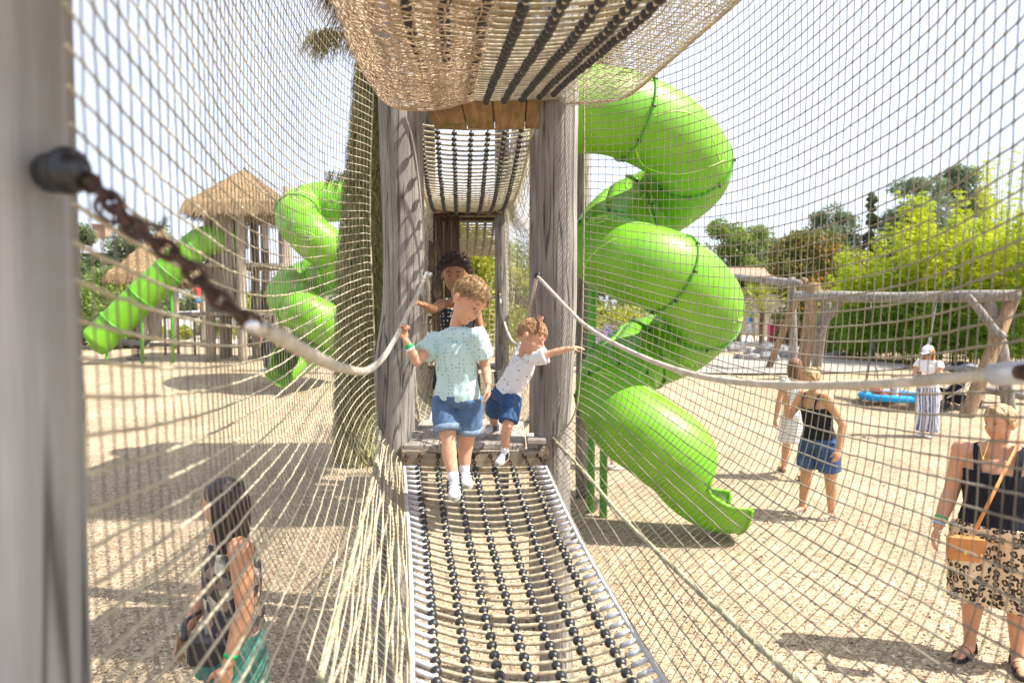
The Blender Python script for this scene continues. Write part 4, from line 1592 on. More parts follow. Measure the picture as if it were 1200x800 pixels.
def bamboo(label, x, y, h, w_, seed, n=20000, topmat='leaf_bamboo', airy=False):
    """clump of culms with sprays of long leaves, bright above and deep green below"""
    rng = np.random.default_rng(seed)
    gz = ground_z(x, y)
    t = thing('bamboo', label, 'bamboo', (x, y, gz), 'bamboo hedge on the right')
    stems = MB()
    lo_, hi_ = MB(), MB()
    nc = 26
    for k in range(nc):
        a = rng.uniform(0, 2 * PI)
        q = math.sqrt(rng.uniform(0, 1)) * w_ * .33
        bx, by = x + q * math.cos(a), y + q * math.sin(a)
        hh = h * rng.uniform(.72, 1.05)
        lean = V(math.cos(a), math.sin(a), 0) * w_ * rng.uniform(.05, .22)
        pts = catmull([V(bx, by, gz - .05), V(bx, by, gz + hh * .4) + lean * .15, V(bx, by, gz + hh * .75) + lean * .5, V(bx, by, gz + hh) + lean], 5)
        stems.tube(pts, np.linspace(.022, .006, len(pts)), 5)
        P = resample(pts, 30)
        for i_ in range(3, 30):
            f = i_ / 29
            for rep in range(2 if airy else 3):
                aa = rng.uniform(0, 2 * PI)
                out = V(math.cos(aa), math.sin(aa), .25)
                ln = w_ * .16 * (1.15 - f) + .12
                c = P[i_] + out * ln * rng.uniform(.3, 1)
                m_ = max(4, int(n / (nc * 27 * 3)))
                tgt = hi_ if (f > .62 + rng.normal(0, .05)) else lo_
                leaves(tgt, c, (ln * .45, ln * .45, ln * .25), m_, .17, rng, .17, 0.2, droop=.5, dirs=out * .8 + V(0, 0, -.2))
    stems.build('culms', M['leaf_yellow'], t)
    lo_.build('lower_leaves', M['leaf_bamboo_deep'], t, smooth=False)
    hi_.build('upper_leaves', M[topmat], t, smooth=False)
    return t


def X_at(px, d):
    return (px - 600) / 800 * d


def H_at(py, d, x=0):
    """height above local ground of the point seen at row py"""
    return CAMZ + (364 - py) / 800 * d - ground_z(x, d)


bam = [(1000, 25, 318, 2.6, 'short bamboo clump at the left end of the hedge, beside the planter'),
       (1035, 23, 300, 2.8, 'bamboo clump behind the basket swing, second from the left of the hedge'),
       (1075, 22, 268, 2.8, 'bamboo clump behind the woman with the white cap'),
       (1110, 22.5, 232, 3.0, 'tallest dense bamboo clump, with bright yellow-green tops'),
       (1150, 21, 262, 2.8, 'bamboo clump behind the right leg of the swing frame'),
       (1190, 20, 248, 2.8, 'bamboo clump cut by the right edge of the view')]
for k, (px, d, top, w_, lb) in enumerate(bam):
    x = X_at(px, d)
    bamboo(lb, x, d, H_at(top, d, x), w_, 60 + k)
bamboo('thin airy bamboo rising highest above the hedge at the right', X_at(1168, 24), 24, H_at(185, 24), 1.6, 77, n=4200, airy=True)
tree('oak_tree', 'tall dark tree with a broad crown above the yellow bamboo', X_at(1072, 48), 48, H_at(205, 48), 5.6, 'leaf_conifer', 1, 30000, .24, .25, 90, .02)
tree('oak_tree', 'dark tree top right of the broad crowned tree', X_at(1122, 50), 50, H_at(196, 50), 4.6, 'leaf_conifer', 2, 20000, .24, .25, 70, .02)
tree('fir_tree', 'slim dark conifer left of the broad crowned tree', X_at(1018, 50), 50, H_at(226, 50), 3.4, 'leaf_conifer', 3, 14000, .22, .2, 60, .02, shape='cone')
tree('fir_tree', 'lower dark conifer above the magnolia', X_at(972, 50), 50, H_at(243, 50), 4.4, 'leaf_conifer', 4, 18000, .22, .2, 70, .02)
tree('magnolia_tree', 'bushy magnolia with bronze leaves behind the log swing frame', X_at(945, 31), 31, H_at(268, 31), 4.0, 'leaf_magnolia', 5, 14000, .19, .12, 46, .1, second='leaf_bronze')
tree('yellow_tree', 'yellow green tree between the magnolia and the bamboo', X_at(990, 33), 33, H_at(285, 33), 3.2, 'leaf_yellow', 6, 10000, .17, .1, 34, .08)
tree('broadleaf_tree', 'mid green tree directly right of the big spiral slide', X_at(846, 45), 45, H_at(260, 45), 4.4, 'leaf_mid', 7, 13000, .22, .2, 40, .12)
tree('broadleaf_tree', 'mid green tree second to the right from the big spiral slide', X_at(885, 46), 46, H_at(265, 46), 4.4, 'leaf_mid', 8, 13000, .22, .2, 40, .12)
tree('broadleaf_tree', 'dark green tree left of the magnolia top', X_at(915, 52), 52, H_at(275, 52), 4.6, 'leaf_dark', 9, 10000, .24, .2, 34, .12)


def palm(label, px, d, top, n=26, seed=0):
    rng = np.random.default_rng(seed)
    x = X_at(px, d)
    gz = ground_z(x, d)
    h = H_at(top, d, x)
    t = thing('palm_tree', label, 'palm', (x, d, gz), 'small palms by the pale path')
    one_log('trunk', M['bark'], t, p0=V(x, d, gz), p1=V(x, d, gz + h * .62), r=.12, seed=seed, m=16, n=10, amp=.2)
    b = MB()
    for k in range(n):
        a = rng.uniform(0, 2 * PI)
        el = rng.uniform(-.2, 1.2)
        o = V(math.cos(a), math.sin(a), 0)
        L = h * .42
        p0 = V(x, d, gz + h * .62)
        tip = p0 + o * L * math.cos(el) * .9 + V(0, 0, L * math.sin(el) * .8)
        b.tube([p0, tip], .01, 4)
        sd_ = np.cross(o, (0, 0, 1))
        for q in range(17):
            an = (q - 8) * .17
            dn = norm(norm(tip - p0) * math.cos(an) + sd_ * math.sin(an) + V(0, 0, -.15))
            w_ = norm(np.cross(dn, (0, 0, 1))) * .02
            b.add([tip - w_, tip + w_, tip + dn * L * .55], [(0, 1, 2)])
    b.build('fronds', M['leaf_yellow'], t, smooth=False)


palm('small fan palm with yellow green fronds between the green slide and the brown log', 893, 28.5, 337, 34, 1)
palm('small fan palm half hidden by the edge of the big green slide', 866, 29.5, 342, 26, 2)

# mid field seen through the passage and by the slide
tree('broadleaf_tree', 'sunlit tree seen over the curly haired child', X_at(560, 26), 26, H_at(270, 26), 4.6, 'leaf_yellow', 21, 11000, .17, .15, 40, .06, group='trees behind the playground')
tree('broadleaf_tree', 'mid green tree seen through the passage at left', X_at(523, 30), 30, H_at(262, 30), 4.2, 'leaf_mid', 22, 9000, .17, .15, 36, .06)
tree('broadleaf_tree', 'mid green tree seen behind the right net of the passage', X_at(605, 32), 32, H_at(285, 32), 4.2, 'leaf_mid', 23, 5000, .18, .15, 26, .08)
bush('garden_bush', 'leafy green bush left of the green slide pole', X_at(668, 24), 24, H_at(340, 24), 2.2, 'leaf_mid', 31, 2600, .12)
bush('garden_bush', 'feathery bright green bush behind the green slide pole', X_at(716, 22), 22, H_at(336, 22), 2.3, 'leaf_yellow', 32, 3000, .13, aspect=.25)
bush('lavender_bush', 'purple flowering bush between the post and the green slide', X_at(722, 19), 19, H_at(366, 19), 1.8, 'lavender', 33, 2600, .07)
bush('garden_bush', 'dark green bush behind the purple flowers', X_at(742, 27), 27, H_at(345, 27), 2.6, 'leaf_mid', 34, 2800, .13)

# left background
ltr = [('tall_shrub', 'pale leaved tall shrub by the left post', 118, 34, 288, 3.0, 'leaf_mid', 41), ('tall_shrub', 'olive green shrub under the grey roof', 160, 36, 296, 3.0, 'leaf_yellow', 42),
       ('tall_shrub', 'bushy green shrub behind the mouth of the straight slide', 128, 29, 345, 2.6, 'leaf_mid', 43), ('tall_shrub', 'yellow leaved shrub above the straight slide', 148, 30, 338, 2.2, 'leaf_yellow', 44),
       ('tall_shrub', 'green shrub at the left edge below the grey roof', 98, 31, 320, 2.6, 'leaf_mid', 45)]
for nm, lb, px, d, top, w_, mt_, sd_ in ltr:
    bush(nm, lb, X_at(px, d), d, H_at(top, d), w_, mt_, sd_, 3600, .16)
tree('pine_tree', 'dark pine tree top left of the small thatched hut', X_at(172, 52), 52, H_at(258, 52), 5.6, 'leaf_conifer', 46, 12000, .26, .2, 36, .3)
tree('broadleaf_tree', 'dark tree at the far left beside the grey roof', X_at(92, 50), 50, H_at(262, 50), 3.6, 'leaf_dark', 47, 9000, .24, .2, 30, .15)
for px, d, lb, mt_, top, w_ in ((180, 34.5, 'low golden bush under the straight slide', 'leaf_yellow', 376, 1.6), (212, 35, 'low golden bush left of the thatched tower', 'leaf_yellow', 378, 1.4),
                        (292, 30, 'tall golden bush seen through the thatched tower', 'leaf_yellow', 318, 1.6), (250, 36, 'green bush behind the thatched tower', 'leaf_mid', 370, 2.0),
                        (330, 36, 'low green bush behind the small spiral slide', 'leaf_mid', 372, 2.6), (380, 37, 'low green bush beside the olive column', 'leaf_yellow', 370, 2.6)):
    bush('low_bush', lb, X_at(px, d), d, H_at(top, d), w_, mt_, int(px), 2200, .13)
for k, px in enumerate(range(430, 1300, 62)):
    if px < 640 or px > 790:
        pass
    tree('hedge_tree', 'one of the far green trees closing the background in a row', X_at(px, 66), 66, H_at(330 - 12 * ((k * 7) % 3), 66), 7.0, 'leaf_dark' if k % 2 else 'leaf_mid', 200 + k, 4200, .42, .2, 22, .02, group='far row of trees')
for k, px in enumerate(range(-180, 430, 62)):
    tree('hedge_tree', 'one of the far green trees closing the background in a row', X_at(px, 66), 66, H_at(345 - 8 * ((k * 5) % 3), 66), 7.0, 'leaf_dark' if k % 2 else 'leaf_mid', 300 + k, 4200, .42, .2, 22, .02, group='far row of trees')

# far house, left
h = thing('house', 'far house with a grey slate roof and chimney at the left', 'house', (X_at(128, 60), 60, 0.8))
cx, cy = X_at(126, 60), 60
b = MB()
b.box((cx, cy, 3.6), (5.6, 5, 5.8))
b.build('wall', M['render'], h, smooth=False)
b = MB()
zt = CAMZ + (364 - 278) / 800 * 60
zb = CAMZ + (364 - 300) / 800 * 60
b.add([(cx - 3, cy - 2.8, zb), (cx + 3, cy - 2.8, zb), (cx + 3, cy + 2.8, zb), (cx - 3, cy + 2.8, zb), (cx - 2.2, cy, zt), (cx + 2.6, cy, zt)], [(0, 1, 5, 4), (2, 3, 4, 5), (0, 4, 3), (1, 2, 5), (0, 3, 2, 1)])
rf = b.build('roof', M['slate'], h, smooth=False)
b = MB()
b.box((cx - .3, cy, zt + .2), (1.1, .8, 1.5))
b.box((cx - .3, cy, zt + 1.0), (1.25, .95, .16))
b.build('chimney', M['tile'], rf, smooth=False)
h = thing('house', 'low building with a brown tiled roof behind the log swing frame', 'house', (X_at(885, 42), 42, .8))
cx = X_at(880, 42)
b = MB()
b.box((cx, 42, 2.0), (4.6, 3, 2.6))
b.build('wall', M['post2'], h, smooth=False)
b = MB()
zt, zb = CAMZ + (364 - 314) / 800 * 42, CAMZ + (364 - 328) / 800 * 42
b.add([(cx - 2.6, 40.3, zb), (cx + 2.6, 40.3, zb), (cx + 2.6, 43.7, zb), (cx - 2.6, 43.7, zb), (cx - 2.5, 42, zt), (cx + 2.5, 42, zt)], [(0, 1, 5, 4), (2, 3, 4, 5), (0, 4, 3), (1, 2, 5), (0, 3, 2, 1)])
b.build('roof', M['tile'], h, smooth=False)
b = MB()
for k in range(34):
    b.box((X_at(905, 36) + k * .13, 36, 1.55 + .03 * (k % 3)), (.11, .04, 1.5))
for z_ in (1.1, 1.9):
    b.box((X_at(905, 36) + 2.1, 36.05, z_), (4.4, .05, .09))
tag(b.build('board_fence', M['post2'], smooth=False), 'upright grey board fence behind the terracotta planter', 'fence')
b = MB()
b.box((X_at(906, 34), 34, ground_z(0, 34) + .45), (.5, .35, .8), bev=.05)
b.box((X_at(906, 34), 34, ground_z(0, 34) + .87), (.56, .40, .08), bev=.03)
tag(b.build('litter_bin', simple('pink_paint', (0.62, 0.05, 0.16), .5, .1, 5, 0), smooth=False), 'small bright pink bin in front of the board fence', 'bin')

# ------------------------------------------------------------------ thatched tower left
D = 23.0
tt = thing('thatched_tower', 'tall plank tower with a straw roof behind the long straight slide', 'play tower', gp(288, D), 'wooden play towers')
xl, xr = X_at(245, D), X_at(283, D)
for px, d in ((247, D - .1), (284, D - .7), (262, D + 1.3), (334, D + .2), (312, D + 2.2), (300, D + 1.0)):
    x = X_at(px, d)
    one_log('post', M['post2'], tt, p0=V(x, d, ground_z(x, d) - .1), p1=V(x, d, CAMZ + 3.5), r=.15, seed=px, m=14, n=12, amp=.08)
zlo, zhi = CAMZ + (364 - 368) / 800 * D, CAMZ + (364 - 243) / 800 * D


def plank_panel(name, p0, p1, z0, z1, m, parent, pw=.16, gap=.012, seed=0):
    rng_ = np.random.default_rng(seed)
    L = np.linalg.norm(p1 - p0)
    n = max(1, int(L / pw))
    ax = norm(p1 - p0)
    b = MB()
    for k in range(n):
        c = p0 + (p1 - p0) * (k + .5) / n
        a_, c_ = z0 + rng_.uniform(-.06, .06), z1 + rng_.uniform(-.03, .06)
        b.box((c[0], c[1], (a_ + c_) / 2), (L / n - gap, .04, c_ - a_), axes=[ax, norm(np.cross((0, 0, 1), ax)), V(0, 0, 1)], bev=.006)
    return b.build(name, m, parent, smooth=False)


plank_panel('plank_wall', V(xl, D, 0), V(xr, D - .6, 0), zlo, zhi, M['post2'], tt, seed=1)
plank_panel('plank_wall', V(xr + .9, D + 1.2, 0), V(X_at(336, D + .9), D + .9, 0), CAMZ + .0, zhi, M['post2'], tt, seed=2)
plank_panel('plank_wall', V(xl, D, 0), V(xl + .3, D + 2.4, 0), zlo, zhi, M['post2'], tt, seed=3)
for z_ in (-.1, 1.5, 3.3):
    b = MB()
    b.box(((xl + xr) / 2 + .6, D + .6, CAMZ + z_), (3.0, 2.2, .12))
    b.build('deck', M['post2'], tt, smooth=False)
for px in (287.5, 311, 333):
    b = MB()
    c = at(px, 277, D + .55)
    b.box(c, (.19, .03, .86), axes=[norm(V(1, 0, .0)), V(0, 1, 0), norm(V(-.05, 0, 1))])
    b.build('white_panel', M['white'], tt, smooth=False)
ap_ = at(287, 200, D + .6)
thatch_roof('roof', ((X_at(228, D) + X_at(344, D)) / 2, D + .6), 1.5, 1.6, CAMZ + (364 - 246) / 800 * D, ap_[2], tt, n=9000, ln=.5, seed=12, width=.05, drop=.9, apex=V(ap_[0], D + .6, ap_[2]))
# sagging net under the roof, side bridge net of that tower
def sag_net(label, a, c, drop, h_, cell, r, parent=None, name='safety_net', n2=0):
    L = np.linalg.norm(c - a)
    n = int(L / cell)
    m_ = int(h_ / cell)
    G = np.array([[a + (c - a) * i_ / (n - 1) + V(0, 0, -drop * 4 * (i_ / (n - 1)) * (1 - i_ / (n - 1)) + (j_ / (m_ - 1)) * h_) for j_ in range(m_)] for i_ in range(n)])
    o = net(name, G, r, M['netrope'], parent, n=4, knot=0, jitter=.01)
    if parent is None:
        tag(o, label, 'net', 'nets of the left towers')
    return o


sag_net('', at(285, 250, D - .2), at(336, 258, D + .3), .35, .42, .09, .012, tt, 'balcony_net')
sag_net('', at(285, 322, D - .2), at(336, 322, D + .3), .25, .5, .09, .012, tt, 'balcony_net')
for k in range(2):
    x = X_at([338, 381][k], 24)
    t = thing('wooden_post', ['tall grey pole right of the straw roof', 'shorter grey pole rising above the small spiral slide'][k], 'post', (x, 24, .7), 'posts of the play towers')
    one_log('shaft', M['post2'], t, p0=V(x, 24, .5), p1=V(x, 24, CAMZ + (364 - [220, 232][k]) / 800 * 24), r=.13, seed=k + 70, m=12, n=12)
# dark cluttered timber below, small items
tl = thing('timber_fort', 'grey upright log wall under the thatched tower, behind the small spiral slide', 'play tower', gp(318, 25.5), 'wooden play towers')
plank_panel('log_wall', V(X_at(296, 25.5), 25.5, 0), V(X_at(322, 25.3), 25.3, 0), ground_z(0, 25), CAMZ + .4, M['post2'], tl, .2, .03, 5)
for px in (268, 322, 390):
    x = X_at(px, 25)
    one_log('post', M['post2'], tl, p0=V(x, 25, .4), p1=V(x, 25, CAMZ + (.9 if px == 322 else .2)), r=.12, seed=px, m=10, n=10)

# small hut
Dh = 30
hu = thing('thatched_hut', 'small hut with two low straw roofs behind the straight slide', 'hut', gp(195, Dh), 'wooden play towers')
thatch_roof('roof', (X_at(190, Dh), Dh), 1.6, 1.4, CAMZ + (364 - 325) / 800 * Dh, CAMZ + (364 - 272) / 800 * Dh, hu, n=5000, ln=.5, seed=21, width=.06, drop=.8)
thatch_roof('roof', (X_at(222, Dh + 1), Dh + 1), 1.2, 1.2, CAMZ + (364 - 330) / 800 * Dh, CAMZ + (364 - 298) / 800 * Dh, hu, n=3600, ln=.45, seed=22, width=.06, drop=.8)
plank_panel('plank_wall', V(X_at(172, Dh), Dh - .9, 0), V(X_at(202, Dh), Dh - .9, 0), ground_z(0, Dh) + .5, CAMZ + 1.5, M['post2'], hu, .18, seed=6)
for px, d in ((170, 29), (206, 29), (238, 30.4)):
    x = X_at(px, d)
    one_log('post', M['post2'], hu, p0=V(x, d, .6), p1=V(x, d, CAMZ + 1.5), r=.14, seed=px, m=10, n=10)
# deck where the child in red stands
dk = thing('timber_deck', 'raised timber deck under the small child in red', 'deck', gp(218, 26))
b = MB()
b.box((X_at(217, 26), 26, CAMZ + (364 - 369) / 800 * 26), (1.25, 1.3, .14), bev=.02)
b.build('deck_top', M['post2'], dk, smooth=False)
for px in (201, 235):
    for dy in (-.5, .5):
        x = X_at(px, 26)
        one_log('post', M['post2'], dk, p0=V(x, 26 + dy, .6), p1=V(x, 26 + dy, CAMZ - .2), r=.05, seed=px, m=8, n=8)
b = MB()
for z_ in (1.0, 1.35):
    b.box((X_at(218, 26), 25.45, z_), (1.2, .04, .05))
b.build('rail', M['post2'], dk, smooth=False)
# spring rider
sp = thing('spring_rider', 'small grey spring rider on a coil under the straight slide', 'spring rider', gp(160, 24))
p = gp(159, 24)
b = MB()
b.tube([p + V(.13 * math.cos(a), .13 * math.sin(a), .05 + a * .011) for a in np.linspace(0, 38, 160)], .016, 6)
b.build('coil', M['black'], sp)
b = MB()
b.tube(catmull([p + V(-.5, 0, .62), p + V(-.1, 0, .52), p + V(.25, 0, .55), p + V(.5, 0, .75)], 6), .12, 12)
b.box(p + V(0, 0, .03), (.5, .4, .06), bev=.02)
b.build('body', M['post'], sp)
# parked cars far left behind the hedge line
def car(label, px, d, m, seed):
    x = X_at(px, d)
    z = ground_z(x, d) + .04
    c = thing('parked_car', label, 'car', (x, d, z), 'cars parked beyond the bushes')
    prof = [(-2.1, .35), (-2.15, .75), (-1.95, .95), (-1.2, 1.02), (-.75, 1.42), (.75, 1.45), (1.4, 1.0), (2.05, .88), (2.15, .6), (2.1, .35)]
    b = MB()
    vs = [(x + a, d - .85, z + e) for a, e in prof] + [(x + a, d + .85, z + e) for a, e in prof]
    n = len(prof)
    b.add(vs, [tuple(range(n)), tuple(range(2 * n - 1, n - 1, -1))] + [(k, k + n, (k + 1) % n + n, (k + 1) % n) for k in range(n)])
    b.build('body', m, c, smooth=False)
    b = MB()
    b.add([(x - 1.05, d - .86, z + 1.02), (x - .72, d - .86, z + 1.36), (x + .7, d - .86, z + 1.38), (x + 1.2, d - .86, z + 1.02)], [(0, 1, 2, 3)])
    b.build('window', M['black'], c, smooth=False)
    for wx in (-1.35, 1.35):
        b = MB()
        b.tube([(x + wx, d - .9, z + .33), (x + wx, d - .68, z + .33)], .33, 16)
        b.build('wheel', M['black'], c)


car('white parked car seen under the straight slide', 218, 41, M['white'], 1)
car('pale parked car seen left of the thatched tower legs', 262, 42, M['sleeve'], 2)

# ------------------------------------------------------------------ slide tower behind the big slide (pale posts)
b = MB()
st = thing('slide_tower', 'pale slender timber tower holding the top of the big spiral slide', 'play tower', gp(664, 7.6), 'wooden play towers')
for px, d in ((683, 8.4), (652, 7.9)):
    x = X_at(px, d)
    one_log('post', M['post'], st, p0=V(x, d, 0), p1=V(x, d, 5.2), r=.085, seed=px, m=16, n=12)
plank_panel('plank_wall', V(X_at(640, 7.4), 7.45, 0), V(X_at(676, 7.4), 7.45, 0), CAMZ + .95, CAMZ + 2.9, M['post'], st, .14, seed=9)


# ------------------------------------------------------------------ swing frame of rough logs
sf = thing('swing_frame', 'long rough log swing frame with crossed forked legs on the right', 'swing frame', gp(1040, 15))


def rlog(name, pts, r, seed, m='post', par=sf, amp=.14):
    return one_log(name, M[m], par, path=pts, r=r, seed=seed, m=30, n=14, amp=amp)


rlog('top_beam', [at(930, 347, 17.2), at(1000, 348, 16.4), at(1080, 348, 15.4), at(1150, 347, 14.7), at(1197, 346, 14.3)], [.13, .14, .12, .13, .12], 1)
rlog('top_beam', [at(845, 322, 23), at(880, 326, 22), at(912, 330, 20.5), at(937, 332, 19)], [.12, .11, .12, .10], 2)
def leg(name, px0, py0, px1, d0, d1, r, seed, m='post', mid=0.0):
    a = at(px0, py0, d0)
    c = gp(px1, d1) + V(0, 0, -.1)
    mp = (a + c) / 2 + V(mid, 0, 0)
    return rlog(name, [a, mp, c], r, seed, m)
leg('leg', 928, 325, 931, 19.6, 19.9, [.11, .11, .12], 3)
leg('leg', 943, 326, 900, 19.2, 20.3, [.09, .09, .10], 4, 'brown_log')
leg('leg', 954, 332, 938, 17.0, 16.6, [.14, .15, .17], 5, 'brown_log')
leg('leg', 968, 352, 956, 17.3, 18.2, [.12, .12, .13], 6)
rlog('brace', [at(993, 343, 16.6), at(978, 362, 16.8), at(962, 382, 17.0), at(955, 395, 17.1)], [.07, .09, .11, .13], 7)
leg('leg', 1157, 342, 1186, 14.6, 15.0, [.11, .15, .13], 8, 'post', .05)
leg('leg', 1190, 342, 1134, 14.5, 14.2, [.13, .14, .15], 9, 'brown_log')
rlog('brace', [at(1134, 346, 14.5), at(1150, 366, 14.4), at(1164, 384, 14.3), at(1178, 396, 14.2)], [.06, .08, .08, .07], 10)
rlog('low_bar', [at(1152, 455, 15.4), at(1180, 460, 15.3), at(1215, 466, 15.2)], [.09, .1, .1], 11)

# basket swing
bc = at(1045, 464, 15.2)
bs = thing('basket_swing', 'blue round basket swing hanging low from the log frame', 'swing', bc)
b = MB()
b.tube([bc + V(.62 * math.cos(a), .55 * math.sin(a), 0) for a in np.linspace(0, 2 * PI, 49)], .075, 12, cap=False)
b.build('padded_ring', M['blue_cloth'], bs)
G = np.array([[bc + V(.58 * (i_ / 10 - 1) * math.sqrt(max(0, 1 - 0)) * 1, .5 * (j_ / 10 - 1), -.14 * (1 - min(1, ((i_ / 10 - 1) ** 2 + (j_ / 10 - 1) ** 2)))) for j_ in range(21)] for i_ in range(21)])
cc = G - bc
rr_ = np.sqrt((cc[..., 0] / .58) ** 2 + (cc[..., 1] / .5) ** 2)
sc_ = np.maximum(1, rr_)[..., None]
G = bc + cc / sc_ * V(1, 1, 1)
net('basket_net', G, .008, simple('red_cord', (.45, .12, .09), .8, .3, 10, 0), bs, n=4, knot=0, jitter=0)
for (ex, ey, tx, td) in ((-.6, 0, 1020, 16.0), (-.45, .35, 1020, 16.05), (-.45, -.35, 1020, 15.95), (.6, 0, 1098, 15.2), (.45, .35, 1098, 15.25), (.45, -.35, 1098, 15.15)):
    top = at(tx, 352, td)
    mid = at(tx + (3 if tx < 1050 else -8), 398, td - .1)
    b = MB()
    b.tube([top, mid], .010, 6)
    b.tube([mid, bc + V(ex, ey, .05)], .014, 6)
    b.ell(mid, (.03, .03, .06))
    b.build('hanging_rope', M['sleeve'] if ex > 0 else M['black'], bs)

# planter, rocks
pn = thing('planter', 'round terracotta planter behind the log swing frame', 'planter', gp(968, 27))
p = gp(968, 26.5)
b = MB()
b.tube([p, p + V(0, 0, .1), p + V(0, 0, 1.15), p + V(0, 0, 1.2)], [.62, .64, .80, .84], 30)
b.build('pot', M['terracotta'], pn)
b = MB()
leaves(b, p + V(0, 0, 1.25), (.6, .6, .3), 400, .16, RNG, .4)
b.build('planting', M['leaf_mid'], pn, smooth=False)
rng = np.random.default_rng(3)
rk = [(816, 26, .55), (838, 27, .5), (862, 27.5, .45), (882, 26, .3), (900, 25.5, .55), (915, 25, .5), (926, 24, .3), (868, 23.5, .25), (886, 23, .3), (903, 22.8, .38), (985, 24.5, .3), (1000, 28, .55), (1018, 28.5, .5), (974, 24, .25), (1032, 27, .4), (780, 25, .4), (800, 27.5, .4)]
for k, (px, d, r_) in enumerate(rk):
    p = gp(px, d)
    b = MB()
    sx = rng.uniform(.8, 1.4)
    b.ell(p + V(0, 0, r_ * .25), (r_ * sx, r_ * .8, r_ * .62), nu=12, nv=8, fn=lambda x, y, z, k=k: 1 + .35 * mnoise.noise(Vector((x * 1.3 + k * 3, y * 1.3, z * 1.3))))
    tag(b.build('boulder', M['rock'], smooth=False), 'grey boulder lying in the row along the pale path', 'boulder', 'boulders along the pale path')
b = MB()
p = gp(948, 15.4)
for q in range(5):
    a = q * 1.3
    log_post(b, None, None, [.09, .12, .1], path=[p + V(.18 * math.cos(a), .18 * math.sin(a), -.05), p + V(.2 * math.cos(a), .2 * math.sin(a), .3), p + V(.16 * math.cos(a), .16 * math.sin(a), .62 + .1 * (q % 2))], seed=q, m=8, n=9)
tag(b.build('tree_stump', M['brown_log'], fixn=True), 'rough brown stump at the foot of the log swing frame', 'stump')

# pushchair with sun shade
pc = thing('pushchair', 'black pushchair with a grey sun umbrella by the swing frame', 'pushchair', gp(1118, 14.9))
base = gp(1118, 14.9)
uc = at(1132, 424, 14.9)
b = MB()
nU = 8
rim = [uc + V(.48 * math.cos(2 * PI * k / nU), .48 * math.sin(2 * PI * k / nU), -.16 - .03 * (k % 1)) for k in range(nU)]
mid_ = [uc + V(.27 * math.cos(2 * PI * k / nU), .27 * math.sin(2 * PI * k / nU), -.05) for k in range(nU)]
top = uc + V(0, 0, .02)
b.add([top] + mid_ + rim, [(0, 1 + k, 1 + (k + 1) % nU) for k in range(nU)] + [(1 + k, 1 + nU + k, 1 + nU + (k + 1) % nU, 1 + (k + 1) % nU) for k in range(nU)])
uo = b.build('umbrella', simple('grey_umbrella_cloth', (.20, .19, .20), .8, .1, 8, 0), pc)
so = uo.modifiers.new('t', 'SOLIDIFY')
so.thickness = .006
b = MB()
b.tube([uc, uc + V(-.05, 0, -.5), base + V(0, 0, .75)], .012, 6)
for sy in (-.22, .22):
    b.tube([base + V(.38, sy, .95), base + V(.3, sy, .6), base + V(-.25, sy, .25)], .016, 8)
    b.tube([base + V(-.25, sy, .75), base + V(.1, sy, .5), base + V(.35, sy, .2)], .016, 8)
b.tube([base + V(.38, -.22, .95), base + V(.38, .22, .95)], .018, 8)
b.build('frame', M['steel'], pc)
b = MB()
b.tube(catmull([base + V(-.30, 0, .42), base + V(-.05, 0, .36), base + V(.12, 0, .5), base + V(.25, 0, .85)], 6), .05, 12, ry=.2, side=V(1, 0, .3))
b.ell(base + V(.18, 0, .86), (.24, .23, .18))
b.box(base + V(.1, 0, .22), (.4, .36, .16), bev=.04)
b.build('seat', M['black_cloth'], pc)
for sx, sy, r_ in ((-.3, -.24, .12), (-.3, .24, .12), (.32, -.26, .17), (.32, .26, .17)):
    b = MB()
    b.tube([base + V(sx + (r_ - .02) * math.cos(a), sy, r_ + (r_ - .02) * math.sin(a)) for a in np.linspace(0, 2 * PI, 25)], .02, 8, cap=False)
    b.tube([base + V(sx, sy - .01, r_), base + V(sx, sy + .01, r_)], r_ - .05, 12)
    b.build('wheel', M['black'], pc)

# ------------------------------------------------------------------ people
def frame_of(f, up=(0, 0, 1)):
    f = norm(f)
    s_ = norm(np.cross(f, up))
    u = np.cross(s_, f)
    return f, s_, u          # forward, person's right, up


